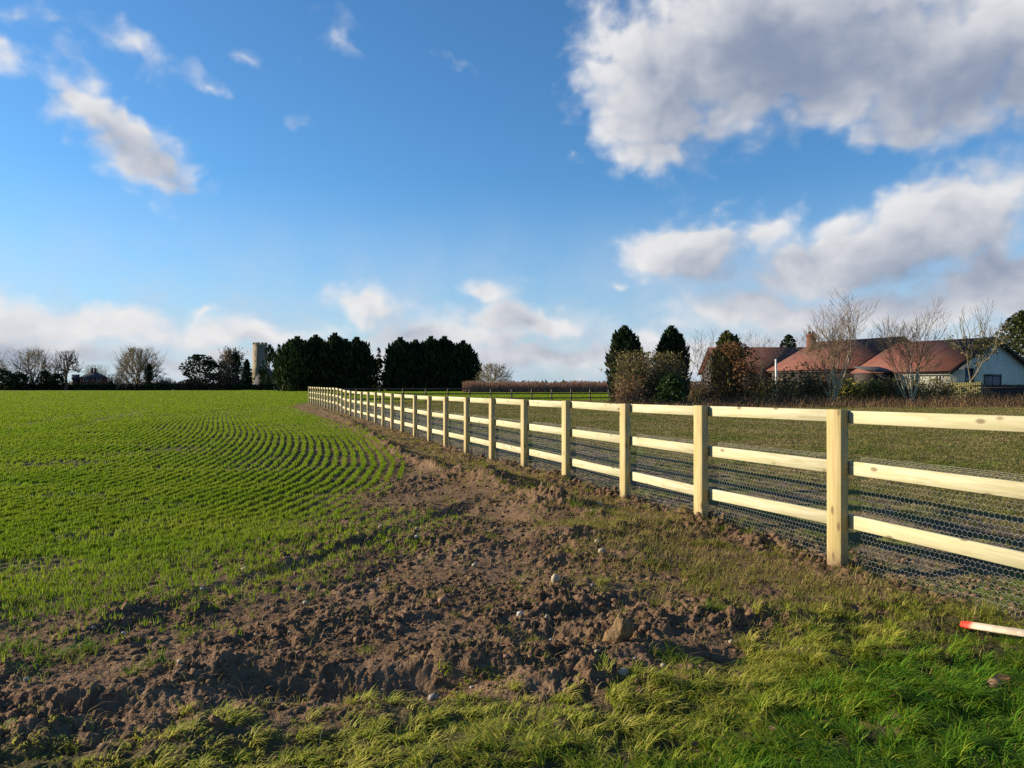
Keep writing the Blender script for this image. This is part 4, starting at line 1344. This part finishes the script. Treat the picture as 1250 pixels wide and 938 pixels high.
twig_shrub('bare_shrub', 730, 860, 418, 59, 'tall bare twigs rising between the two tall cypresses', 'twig', 90, 77, w=.012, spread=.7)
ever_tree('ivy_clad_tree', 867, 908, 406, 63, 'ivy covered tree rising behind the russet shrub', 'ivy', shape='column', n=5200, leaf=.17, seed=78, clumps=110, lit=.1)
ever_tree('russet_shrub', 862, 930, 418, 58.5, 'big russet leaved beech shrub in front of the maroon roof', 'russet', shape='dome', n=4600, leaf=.13, seed=79, clumps=150, cat='shrub', gaps=.14, ragged=.6, lit=.1)
bare_tree('bare_tree', 858, 64, None, 398, 838, 905, 'thin bare tree left of the ivy covered tree', levels=5, seed=80, trunk_frac=.2, tw=.007, r0=.06, tmat='twig', upright=.6)
bare_tree('bare_tree', 925, 66, None, 402, 898, 962, 'thin bare tree with dark twigs above the maroon roof', levels=5, seed=81, trunk_frac=.2, tw=.007, r0=.06, tmat='twig', upright=.6)
for k, (xl, xr, yt, D, mt, lab) in enumerate([
    (915, 968, 463, 57, 'olive', 'low olive bush right of the russet shrub, below the maroon roof'),
    (952, 1004, 455, 58, 'ivy', 'dark olive bush below the white vent pipe'),
    (985, 1022, 458, 61, 'olive', 'olive bush behind the first pale multi-stemmed tree'),
    (1020, 1046, 466, 60, 'golden', 'small yellow-green bush right of the first pale multi-stemmed tree'),
    (1047, 1074, 468, 61, 'golden', 'larger yellow-green bush midway between the two pale multi-stemmed trees'),
    (1066, 1108, 463, 61, 'ivy', 'dark green bush left of the second pale multi-stemmed tree'),
    (1105, 1160, 464, 61, 'olive', 'wide olive hedge bush left of the wooden panel')]):
    twig_shrub('garden_shrub', xl - 3, xr + 3, yt - 1, D, lab, 'paletwig', 170, 200 + k, group='bushes along the garden edge', leafmat=mt, nleaf=1700, leaf=.12, w=.010)
twig_shrub('brown_shrub', 836, 872, 466, 62, 'low brown twiggy shrub left of the big russet shrub', 'paletwig', 160, 88, leafmat='brownbush', nleaf=500, leaf=.12, w=.011)
twig_shrub('russet_shrub', 985, 1012, 440, 58, 'russet leaved sapling beside the first pale multi-stemmed tree', 'paletwig', 60, 89, leafmat='russet', nleaf=500, leaf=.12)
bare_tree('pale_stemmed_tree', 1016, 57, None, 345, 983, 1062, 'first tall pale multi-stemmed bare tree, left of the two before the red roofs', levels=5, seed=82, trunk_frac=.42, tw=.009, r0=.10, forks=2, upright=2.0, mat='palebark', tmat='paletwig', stems=7, tl=1)
bare_tree('pale_stemmed_tree', 1112, 56, None, 362, 1076, 1152, 'second pale multi-stemmed bare tree, right of the two before the red roofs', levels=5, seed=83, trunk_frac=.42, tw=.008, r0=.075, forks=2, upright=2.0, mat='palebark', tmat='paletwig', stems=7, tl=1)
bare_tree('bare_tree', 1178, 65.5, None, 364, 1158, 1222, 'crooked garden tree with olive leaves in front of the white gable', levels=5, seed=84, trunk_frac=.26, tw=.010, r0=.13, upright=.6, mat='palebark', tmat='twigpale', leafmat='olive', nleaf=700, leafsize=.12, lrange=(.25, .62))
ever_tree('broad_evergreen', 1213, 1300, 379, 86, 'large dark green evergreen at the right edge beside the gable', 'ivy', shape='dome', n=9000, leaf=.26, seed=85, clumps=150, lit=-.05)
ever_tree('round_evergreen', 947, 977, 410, 108, 'dark round evergreen top showing over the maroon roof', 'conifer', shape='dome', n=1500, leaf=.35, seed=86, clumps=50)


def brambles():
    rg = np.random.default_rng(91); n = 15000
    px = 722 + 640 * rg.random(n); D = 50.5 + 8.5 * rg.random(n)
    x = (px - CX) / F * D
    hm = (.55 + .35 * perlin(x * .5, D * .4, 6)) * sstep(50, 54, D) * (1 + .5 * sstep(800, 900, px)) * sstep(715, 790, px)
    P = np.stack([x, D, -.02 + 0 * x], 1)
    V, fs, m = blades(P, rg.random(n) * 6.283, (.2 + .8 * rg.random(n)) * (.30 + hm), .018 + .02 * rg.random(n), .5 + 1.8 * rg.random(n), 3)
    tint = np.clip(.45 + .25 * rg.normal(0, 1, n) + .55 * np.exp(-((px - 830) / 30) ** 2), 0, 1)
    o = mesh_obj('bramble_bank', V, fs, M['bramble'], attrs={'tint': rep(tint, m)}, loc=(0, 50, 0))
    tag(o, 'brown bank of dead brambles and long grass along the garden edge', 'brambles', kind='stuff')


brambles()


# ------------------------------------------------------------------ buildings
def panel(mb, c, ax, az, thick, out):
    """thin box on a wall: centre c, half width vector ax, half height az, standing out"""
    mb.box(np.asarray(c) + np.asarray(out) * thick / 2, ax, np.asarray(out) * thick / 2, az)


def window(parent, c, w, h, along, out, frame='frame_white', glass='glass', bars=1, name='window', depth=.06):
    c = np.asarray(c, float); along = unit([*along, 0]) if len(along) == 2 else unit(along); out = unit([*out, 0]) if len(out) == 2 else unit(out)
    up = np.array([0, 0, 1.]); t = max(.05, w * .07)
    mb = MB()
    for s in (-1, 1):
        mb.box(c + along * s * (w / 2 - t / 2) + out * depth / 2, along * t / 2, out * depth / 2, up * h / 2)
        mb.box(c + up * s * (h / 2 - t / 2) + out * (depth / 2 - .004), along * (w / 2 - t), out * depth / 2, up * t / 2)
    for b in range(bars):
        mb.box(c + along * (-w / 2 + w * (b + 1) / (bars + 1)) + out * (depth / 2 - .008), along * t / 2.4, out * depth / 2.2, up * (h / 2 - t))
    f = mb.obj(name, M[frame], parent)
    p = MB(); p.box(c + out * .015, along * (w / 2 - .01), out * .012, up * (h / 2 - .01))
    mesh_pane = p.obj('pane', M[glass])
    mesh_pane.parent = f
    mesh_pane.location = (0, 0, 0)
    # pane was built in world coordinates: bring it into the parent's frame
    mesh_pane.data.transform(Matrix.Translation(-Vector(parent.location)))
    return f


def brick_house():
    D = 292
    k = D / F
    phi = math.atan((CX - 114) / F)
    gx = lambda px: (114 - CX) * k + (px - 114) * k * math.cos(phi)
    gz = lambda py: CAMZ + (HY - py) * k
    root = empty('brick_house', (gx(114), D, 0), 'two-storey red brick house with hipped slate roof and two chimneys', 'house')
    x0, x1 = gx(97.5), gx(131); ze = gz(461.2); dep = 8.5
    mb = MB(); mb.box(((x0 + x1) / 2, D + dep / 2, ze / 2), ((x1 - x0) / 2, 0, 0), (0, dep / 2, 0), (0, 0, ze / 2)); mb.obj('wall', M['brick'], root)
    o = .45; zr = gz(454.3)
    A = np.array([[x0 - o, D - o, ze], [x1 + o, D - o, ze], [x1 + o, D + dep + o, ze], [x0 - o, D + dep + o, ze], [x0 + 3.6, D + dep / 2, zr], [x1 - 3.6, D + dep / 2, zr]])
    A2 = A.copy(); A2[:4, 2] -= .18
    mb = MB(); mb.add(np.vstack([A, A2[:4]]), q=[[0, 1, 5, 4], [2, 3, 4, 5], [0, 6, 7, 1], [1, 7, 8, 2], [2, 8, 9, 3], [3, 9, 6, 0], [6, 9, 8, 7]], t=[[1, 2, 5], [3, 0, 4]])
    roof = mb.obj('roof', M['slate'], root)
    for px in (112.5, 116.5):
        mb = MB(); x = gx(px); zc = gz(450.3)
        mb.box((x, D + dep / 2, (zc + zr - 1) / 2), (.42, 0, 0), (0, .42, 0), (0, 0, (zc - zr + 1) / 2))
        mb.box((x, D + dep / 2, zc + .07), (.5, 0, 0), (0, .5, 0), (0, 0, .07))
        for s in (-.18, .18):
            mb.box((x + s, D + dep / 2, zc + .35), (.1, 0, 0), (0, .1, 0), (0, 0, .22))
        c = mb.obj('chimney', M['brick'])
        c.parent = roof; c.data.transform(Matrix.Translation(-Vector(root.location)))
    for px in (104.6, 120.6):
        for py in (464, 471.2):
            window(root, (gx(px), D, gz(py)), 5.2 * k, 4.6 * k, (1, 0), (0, -1), bars=1)
    window(root, (gx(112.6), D, gz(464)), 2.6 * k, 4.2 * k, (1, 0), (0, -1), bars=0)
    # lower wing on the left, its end wall towards the sun
    xa = gx(88.5); zw = gz(461.5)
    mb = MB(); mb.box(((xa + x0) / 2 - .01, D + 4.2, zw / 2 - .4), ((x0 - xa) / 2 - .02, 0, 0), (0, 3.2, 0), (0, 0, zw / 2 - .4)); mb.obj('wing_wall', M['brick'], root)
    mb = MB(); mb.prism([(xa - .3, D + .7, zw - .8), (xa - .3, D + 7.7, zw - .8), (xa - .3, D + 4.2, zw + 1.3)], (x0 - xa + .25, 0, 0)); mb.obj('wing_roof', M['slate'], root)
    root.rotation_euler = (0, 0, phi)
    gx = lambda px: (px - CX) * k
    mb = MB(); mb.box((gx(85.5), D + 3, 1.2), (1.6, 0, 0), (0, 1.5, 0), (0, 0, 1.2)); mb.prism([(gx(85.5) - 1.8, D + 1.3, 2.41), (gx(85.5) + 1.8, D + 1.3, 2.41), (gx(85.5), D + 1.3, 3.1)], (0, 3.4, 0))
    sh = mb.obj('garden_shed', M['render'], loc=(gx(85.5), D + 3, 0)); tag(sh, 'small white shed just left of the red brick house', 'shed')


brick_house()


def church():
    D = 322; k = D / F
    gx = lambda px: (px - CX) * k
    gz = lambda py: CAMZ + (HY - py) * k
    cx = gx(317.3)
    root = empty('church', (cx, D, 0), 'medieval flint church with a tall square battlemented tower above dark trees', 'church')
    th = math.radians(27.6) + math.atan((CX - 317) / F); s = 4.3
    ex = np.array([math.cos(th), math.sin(th), 0.]); ey = np.array([-math.sin(th), math.cos(th), 0.])   # ex: along the dark face, ey: away
    # corner nearest to the camera is at px 314.5
    corner = np.array([gx(314.5), D, 0.]); c = corner + ex * s / 2 + ey * s / 2
    ztop = gz(421.5); zmid = gz(447)
    mb = MB()
    def ring(z, g): return [c - ex * (s / 2 + g) - ey * (s / 2 + g) + [0, 0, z], c + ex * (s / 2 + g) - ey * (s / 2 + g) + [0, 0, z], c + ex * (s / 2 + g) + ey * (s / 2 + g) + [0, 0, z], c - ex * (s / 2 + g) + ey * (s / 2 + g) + [0, 0, z]]
    levels = [(0, .9), (gz(459), .75), (zmid, .06), (ztop, 0)]
    V = np.vstack([ring(z, g) for z, g in levels]); q = []
    for l in range(3):
        for j in range(4):
            q.append([l * 4 + j, l * 4 + (j + 1) % 4, l * 4 + 4 + (j + 1) % 4, l * 4 + 4 + j])
    q.append([12, 13, 14, 15])
    mb.add(V, q=q); tower = mb.obj('tower', M['flint'], root)
    # parapet: string course and merlons
    mb = MB(); z = ztop + .12; mb.box(c + [0, 0, z], ex * (s / 2 + .15), ey * (s / 2 + .15), [0, 0, .12])
    f = mb.obj('string_course', M['stonetrim']); f.parent = tower; f.data.transform(Matrix.Translation(-Vector(root.location)))
    mb = MB()
    for sx in (-1, 1):
        for j in range(3):
            for (e1, e2) in ((ex, ey), (ey, ex)):
                p = c + e2 * sx * (s / 2 - .2) + e1 * (-1 + j) * (s / 2 - .45)
                if e1 is ey and j != 1: continue
                mb.box(p + [0, 0, ztop + .24 + .5], e1 * .5, e2 * .2, [0, 0, .5])
    mb.box(c + [0, 0, ztop + .24 + .1], ex * (s / 2 - .05), ey * (s / 2 - .05), [0, 0, .1])
    f = mb.obj('battlement', M['flint']); f.parent = tower; f.data.transform(Matrix.Translation(-Vector(root.location)))
    # belfry openings
    for (out, al) in ((-ex, ey), (-ey, ex)):
        cc = c + out * (s / 2 + .0) + np.array([0, 0, gz(432)])
        window(root, cc, .9, 2.6, al, out, 'stonetrim', 'curtain' if out is not -ex else 'stonetrim', bars=1, name='belfry_window', depth=.08)
        cc = c + out * (s / 2 + .02) + np.array([0, 0, gz(441)])
        window(root, cc, .5, 1.2, al, out, 'stonetrim', 'glass', bars=0, name='stair_window', depth=.08)
    # nave end in front of the tower
    y0 = D - 9; k = y0 / F; xa, xb = gx(310), gx(335); ze = gz(463); za = gz(449)
    mb = MB(); mb.prism([(xa, y0, 0), (xb, y0, 0), (xb, y0, ze), ((xa + xb) / 2, y0, za), (xa, y0, ze)], (0, 6.0, 0)); mb.obj('nave_wall', M['flint_dark'], root)
    mb = MB()
    for sg in (-1, 1):
        xe = xa if sg < 0 else xb; xm = (xa + xb) / 2
        n = unit([sg * (za - ze), 0, abs(xe - xm)])
        p = np.array([[xe + sg * .35, y0 - .2, ze - .30], [xm, y0 - .2, za + .02], [xm, y0 + 6.1, za + .02], [xe + sg * .35, y0 + 6.1, ze - .30]])
        mb.prism(p, n * .2)
    mb.obj('nave_roof', M['slate'], root)
    window(root, ((xa + xb) / 2 - .4, y0, gz(461)), 2.0, 3.6, (1, 0), (0, -1), 'stonetrim', 'glass', bars=2, name='nave_window')


church()


def bungalow():
    rootp = np.array([42., 76., 0.])
    root = empty('bungalow', tuple(rootp), 'long low white bungalow with red tiled roofs behind the garden trees', 'house')
    rd = unit([-.45, .893, 0]); gd = unit([.893, .45, 0])      # ridge direction (away), gable direction (right)
    up = np.array([0, 0, 1.])

    def wing(eL, width, ze, za, length, verge=.35, over=.45, wall='render'):
        """eL: left near eave corner on the ground plane"""
        eL = np.array([*eL, 0.]); eR = eL + gd * width; ap = eL + gd * width / 2
        mb = MB(); mb.prism([eL, eR, eR + up * ze, ap + up * (za - .08), eL + up * ze], rd * length); w = mb.obj('wall', M[wall], root)
        slope = (za - ze) / (width / 2)
        for sg in (-1, 1):
            e = eL if sg < 0 else eR
            p0 = e + gd * sg * over + up * (ze - over * slope + .06); p1 = ap + up * (za + .06)
            n = unit(np.cross(gd * sg * 1.0 - up * slope * 1.0, rd)); n = n if n[2] > 0 else -n
            mb = MB(); mb.prism([p0 - rd * verge, p1 - rd * verge, p1 + rd * (length + verge), p0 + rd * (length + verge)], n * .14); mb.obj('roof', M['tiles'], root)
            mb = MB(); mb.prism([p0 - rd * (verge + .05) - up * .24, p1 - rd * (verge + .05) - up * .24, p1 - rd * (verge + .05) + up * .10, p0 - rd * (verge + .05) + up * .10], rd * .046); mb.obj('barge_board', M['barge'], root)
        mb = MB(); rp = ap + up * (za + .13); mb.prism([rp - rd * verge - gd * .16 - up * .06, rp - rd * verge + up * .10, rp - rd * verge + gd * .16 - up * .06], rd * (length + 2 * verge)); mb.obj('ridge', M['tiles'], root)
        # gutter along the left eave
        g0 = eL - gd * (over + .02) + up * (ze - over * slope - .02)
        mb = MB(); mb.box(g0 + rd * length / 2 - up * .04, rd * length / 2, gd * .05, up * .05); mb.obj('gutter', M['frame_dark'], root)
        return eL

    # right wing: white gable towards us
    e3 = wing((39.75, 69.9), 13.0, 2.85, 5.85, 9.9)
    P = lambda t, z: e3 + gd * t + up * z - rd * .0
    window(root, P(2.9, 1.95), 1.25, 2.3, gd, -rd, 'frame_dark', 'glass', bars=0, name='door')
    window(root, P(6.4, 1.78), 2.7, 1.55, gd, -rd, 'frame_dark', 'curtain', bars=1)
    side = lambda s, z: e3 + rd * s + up * z
    for s, w in ((1.0, .7), (3.4, .9), (5.2, .9)):
        window(root, side(s, 1.95), w, .9, rd, -gd, 'frame_white', 'glass', bars=1)
    # middle wing, set back
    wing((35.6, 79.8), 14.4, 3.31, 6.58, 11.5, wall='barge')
    # grey lean-to roof in the angle
    mb = MB(); b = np.array([34.2, 73.2, 0])
    mb.prism([b + up * 2.75, b + gd * 3.6 + up * 2.75, b + gd * 3.6 + rd * 2.0 + up * 3.25, b + rd * 2.0 + up * 3.25], up * .12); mb.obj('porch_roof', M['slate'], root)
    mb = MB(); mb.box(b + gd * 1.8 + rd * 1.1 + up * 1.35, gd * 1.7, rd * .9, up * 1.35); mb.obj('porch_wall', M['barge'], root)
    # maroon left wing, ridge across the view
    q = 1.19; yf, yr, yb = 81 * q, 85.5 * q, 90 * q; ze, zr = CAMZ + 1.5 * q, CAMZ + 4.2 * q
    xL, xR = at(873, 84 * q)[0], at(1004, 84 * q)[0]
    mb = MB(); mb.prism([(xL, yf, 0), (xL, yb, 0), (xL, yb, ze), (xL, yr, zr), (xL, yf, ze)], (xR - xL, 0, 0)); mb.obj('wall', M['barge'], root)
    for sg in (-1, 1):
        y0 = yr + sg * 5.0 * q; n = unit([0, sg * 2.9, 5.0]); zl = ze - .18
        mb = MB(); mb.prism([(xL - .4, y0, zl), (xL - .4, yr, zr + .08), (xR, yr, zr + .08), (xR, y0, zl)], n * .14); mb.obj('roof', M['tiles'], root)
        mb = MB(); mb.prism([(xL - .46, y0, zl - .22), (xL - .46, yr, zr - .15), (xL - .46, yr, zr + .18), (xL - .46, y0, zl + .11)], (.05, 0, 0)); mb.obj('barge_board', M['barge'], root)
    x, y, _ = at(948, 79.2)
    A = np.array([[x, y, 0.], [x - .03, y, 1.5]]); B = np.array([[x - .03, y, 1.5], [x - .07, y, CAMZ + 33.5 / F * 79.2]])
    V, fs = tubes(A, B, .10, .10, 8); mesh_obj('vent_pipe', V, fs, M['frame_white'], root)
    x, y, z = at(990.5, 91, 408)
    mb = MB(); mb.box((x, y, (z + 4.9) / 2), (.44, 0, 0), (0, .40, 0), (0, 0, (z - 4.9) / 2)); mb.box((x, y, z - .25), (.50, 0, 0), (0, .46, 0), (0, 0, .09))
    ch = mb.obj('chimney', M['brick'], root)
    mb = MB()
    for s in (-.21, .21):
        mb.box((x + s, y, z + .15), (.13, 0, 0), (0, .13, 0), (0, 0, .148))
    cp = mb.obj('chimney_pot', M['barge']); cp.parent = ch; cp.data.transform(Matrix.Translation(-Vector(root.location)))


bungalow()


def board_fence(name, label, a, b, z, mat, w, D0=0):
    a = np.array([*a, 0.]); b = np.array([*b, 0.]); t = unit(b - a); L = np.linalg.norm(b - a); n = np.array([-t[1], t[0], 0])
    root = empty(name, tuple(a), label, 'fence')
    k = int(L / w); bb = MB()
    rg = np.random.default_rng(int(L * 100))
    for i in range(k):
        h = z * (1 + rg.normal(0, .008))
        bb.box(a + t * (i + .5) * L / k + [0, 0, h / 2], t * (L / k / 2 - .006), n * (.012 + .004 * (i % 2)), [0, 0, h / 2])
    bb.obj('boards', M[mat], root)
    for i in range(int(L / 1.85) + 2):
        p = a + t * min(i * 1.85, L) + n * .07
        mb = MB(); mb.box(p + [0, 0, z / 2 + .03], t * .05, n * .05, [0, 0, z / 2 + .03]); mb.obj('post', M[mat], root)
    for zz in (.3, z - .25):
        mb = MB(); mb.box((a + b) / 2 - n * .04 + [0, 0, zz], t * L / 2, n * .022, [0, 0, .04]); mb.obj('rail', M[mat], root)


board_fence('fence_panel', 'sunlit olive wooden fence panel under the white gable', at(1161, 62)[:2], at(1198, 60.5)[:2], 1.72, 'panelwood', .12)
board_fence('board_fence', 'dark board fence, shade put into its colour, below the gable window at the right edge', at(1199, 63)[:2], at(1330, 63)[:2], 1.55, 'darkboard', .14)


# ------------------------------------------------------------------ sky, sun, camera
def build_world():
    w = bpy.data.worlds.new('World'); SC.world = w; w.use_nodes = True
    nt = w.node_tree; nt.nodes.clear(); g = G(nt)
    out = g.n('ShaderNodeOutputWorld'); bg = g.n('ShaderNodeBackground'); g.l(bg.outputs[0], out.inputs[0])
    sky = g.n('ShaderNodeTexSky', sky_type='NISHITA'); sky.sun_disc = False
    sky.sun_elevation = SUN_EL; sky.sun_rotation = math.atan2(SUN_H[0], SUN_H[1])
    sky.altitude = 50; sky.air_density = 1.0; sky.dust_density = .35; sky.ozone_density = 2.2
    tc = g.n('ShaderNodeTexCoord'); d = g.vmath('NORMALIZE', tc.outputs['Generated']).outputs[0]
    sep = g.n('ShaderNodeSeparateXYZ'); g.l(d, sep.inputs[0])
    az = g.math('ARCTAN2', sep.outputs[0], sep.outputs[1]); el = g.math('ARCSINE', sep.outputs[2])
    cmb = g.n('ShaderNodeCombineXYZ'); g.l(az, cmb.inputs[0]); g.l(el, cmb.inputs[1])
    A = cmb.outputs[0]

    # ---- cloud cover: soft lumps in azimuth and elevation, roughened by noise
    def ae(px, py):
        u = (px - CX) / F; v = (HY - py) / F
        a = math.atan(u); return a, math.atan(v * math.cos(a))
    blobs = [  # px, py, rx, ry, rot(deg, clockwise in the picture), strength
        (800, 105, 130, 125, 0, 1.0), (800, 165, 85, 75, 0, .8), (930, 50, 240, 120, 0, 1.1), (1140, 78, 260, 92, 0, 1.1), (1320, 90, 220, 75, 0, .95), (745, 40, 75, 60, 0, .6),
        (1150, 268, 135, 72, -12, 1.0), (1050, 308, 155, 64, -10, 1.0), (1245, 338, 130, 64, 0, .95),
        (850, 303, 112, 64, -12, .92), (930, 280, 76, 40, -20, .55), (985, 235, 44, 26, 0, .34), (690, 180, 44, 24, 0, .26),
        (1030, 384, 270, 38, 0, .75), (880, 392, 110, 26, 0, .5),
        (590, 354, 58, 28, 5, .60), (640, 389, 115, 32, 2, .68), (455, 378, 76, 32, 12, .60), (745, 361, 26, 19, 0, .42), (660, 316, 64, 20, 0, .34),
        (150, 158, 135, 54, 40, .80), (100, 122, 70, 40, 30, .6), (228, 222, 44, 28, 50, .40),
        (165, 62, 84, 26, 28, .40), (245, 102, 54, 26, 20, .42), (0, 68, 36, 46, 0, .42), (20, 8, 80, 28, 0, .36), (415, 56, 84, 46, 40, .34), (305, 75, 42, 30, 20, .30), (375, 150, 60, 18, 0, .27), (550, 55, 70, 40, 30, .22),
        (90, 395, 200, 30, 0, .60), (-40, 392, 160, 36, 0, .62), (300, 408, 170, 30, 0, .55), (262, 378, 56, 16, 0, .38),
        (560, 412, 230, 26, 0, .52), (60, 432, 190, 24, 0, .60), (250, 440, 170, 22, 0, .55), (430, 438, 180, 24, 0, .56), (640, 436, 190, 22, 0, .55), (820, 430, 190, 26, 0, .60), (1050, 425, 240, 30, 0, .62), (-150, 420, 200, 30, 0, .5), (1350, 420, 200, 30, 0, .5)]
    g2 = g.n('ShaderNodeTexNoise', noise_dimensions='2D'); g2.inputs['Scale'].default_value = 10; g2.inputs['Detail'].default_value = 3; g.l(A, g2.inputs['Vector'])
    wv = g.vmath('SUBTRACT', g2.outputs['Color'], (.5, .5, .5)).outputs[0]
    wsc = g.vmath('SCALE', wv); wsc.inputs['Scale'].default_value = .07
    Pw = g.vmath('MULTIPLY', g.vmath('ADD', A, wsc.outputs[0]).outputs[0], (1, 1, 0)).outputs[0]

    def lumps(vec, chain=None, keep=0):
        acc = chain; first = True
        for (px, py, rx, ry, rot, st) in blobs:
            if st < keep: continue
            a, e = ae(px, py)
            mp = g.n('ShaderNodeMapping', vector_type='TEXTURE')
            mp.inputs['Location'].default_value = (a, e, 0)
            mp.inputs['Rotation'].default_value = (0, 0, -math.radians(rot))
            mp.inputs['Scale'].default_value = (rx / F * math.cos(a), ry / F, 1)
            if acc is None:
                g.l(vec, mp.inputs[0])
            else:       # a vanishing share of the sum so far keeps the evaluation sequential
                ma = g.n('ShaderNodeVectorMath', operation='MULTIPLY_ADD')
                g.l(acc, ma.inputs[0]); ma.inputs[1].default_value = (1e-8, 1e-8, 0); g.l(vec, ma.inputs[2]); g.l(ma.outputs[0], mp.inputs[0])
            v = g.math('MULTIPLY_ADD', g.vmath('LENGTH', mp.outputs[0]).outputs['Value'], -max(st, .55), st)
            acc = v if first else g.math('SMOOTH_MAX', acc, v, .12)
            first = False
        return g.math('MAXIMUM', acc, -.8)
    L0 = lumps(Pw)
    mpn = g.n('ShaderNodeMapping'); mpn.inputs['Scale'].default_value = (1, 1.35, 1); g.l(A, mpn.inputs[0])
    f1 = g.noise(mpn.outputs[0], 8, 7, .60, .2, '2D'); f2 = g.noise(mpn.outputs[0], 30, 4, .6, 0, '2D')
    vb = g.n('ShaderNodeTexVoronoi', voronoi_dimensions='2D', feature='SMOOTH_F1'); g.l(g.vmath('ADD', mpn.outputs[0], wsc.outputs[0]).outputs[0], vb.inputs['Vector'])
    vb.inputs['Scale'].default_value = 21; vb.inputs['Detail'].default_value = 1.5; vb.inputs['Roughness'].default_value = .55; vb.inputs['Smoothness'].default_value = .6
    bil = g.math('MULTIPLY', g.math('SUBTRACT', .56, vb.outputs['Distance']), .36)
    D0 = g.math('ADD', g.math('ADD', L0, bil), g.math('ADD', g.math('MULTIPLY', g.math('SUBTRACT', f1, .5), .80), g.math('MULTIPLY', g.math('SUBTRACT', f2, .5), .26)))
    D0 = g.math('ADD', D0, g.math('MULTIPLY', g.ramp(el, .13, .03), .20))
    off = g.vmath('ADD', Pw, (-.050, .040, 0)).outputs[0]
    L1 = lumps(off, L0, .3)
    mpo = g.vmath('ADD', mpn.outputs[0], (-.030, .036, 0)).outputs[0]
    f3 = g.noise(mpo, 8, 4, .60, .2, '2D')
    D1 = g.math('ADD', L1, g.math('MULTIPLY', g.math('SUBTRACT', f3, .5), .80))
    thick = g.ramp(L0, .05, .5)
    alpha = g.ramp(g.math('SUBTRACT', D0, g.math('MULTIPLY', g.math('SUBTRACT', 1, thick), -.02)), .0, g.math('MULTIPLY_ADD', thick, -.32, .82))
    # light falls off with the cloud lying between this point and the sun
    occ = g.math('ADD', g.math('MULTIPLY', g.math('MAXIMUM', D1, 0.0), .9), g.math('MULTIPLY', g.math('MAXIMUM', D0, 0.0), .38))
    occ = g.math('SUBTRACT', occ, g.math('MULTIPLY', bil, .9))
    lit = g.ramp(occ, 1.35, -.05)
    cc = g.mix(lit, (.138, .168, .234), (.475, .470, .468))
    # sky colour
    skyc = g.vmath('MULTIPLY', sky.outputs[0], (.0405, .0715, .0960)).outputs[0]
    # milky air close to the horizon
    hz = g.ramp(el, .27, .0)
    fn = g.noise(A, 11, 5, .6, 0, '2D')
    hz2 = g.math('MULTIPLY', hz, g.math('MULTIPLY_ADD', fn, 1.3, .25), clamp=True)
    base = g.mix(g.math('MULTIPLY', hz2, .85), skyc, (.30, .345, .42))
    col = g.mix(g.math('MULTIPLY', alpha, .97), base, cc)
    # nothing bright below the horizon
    g.l(col, bg.inputs[0]); bg.inputs[1].default_value = 1.0
    try:
        w.cycles.sampling_method = 'MANUAL'; w.cycles.sample_map_resolution = 512
    except Exception:
        pass


build_world()

sun = bpy.data.lights.new('sun', 'SUN'); so = bpy.data.objects.new('sun', sun); COL.objects.link(so)
sun.energy = 5.0; sun.angle = math.radians(.5); sun.color = (1.0, .87, .66)
dv = Vector((SUN_H[0] * math.cos(SUN_EL), SUN_H[1] * math.cos(SUN_EL), math.sin(SUN_EL)))
so.rotation_euler = dv.to_track_quat('Z', 'Y').to_euler(); so.location = (-20, 5, 30)

cam = bpy.data.cameras.new('camera'); co = bpy.data.objects.new('camera', cam); COL.objects.link(co)
cam.sensor_width = 36; cam.lens = F / 1250 * 36; cam.clip_end = 6000; cam.clip_start = .05
co.location = (0, 0, CAMZ); co.rotation_euler = (math.radians(90) + math.atan(3 / F), 0, 0)
SC.camera = co
SC.view_settings.view_transform = 'Standard'; SC.view_settings.look = 'None'; SC.view_settings.exposure = .88; SC.view_settings.gamma = 1
SC.render.engine = 'CYCLES'
SC.cycles.use_denoising = False
SC.cycles.max_bounces = 3; SC.cycles.diffuse_bounces = 2; SC.cycles.transmission_bounces = 2; SC.cycles.glossy_bounces = 2
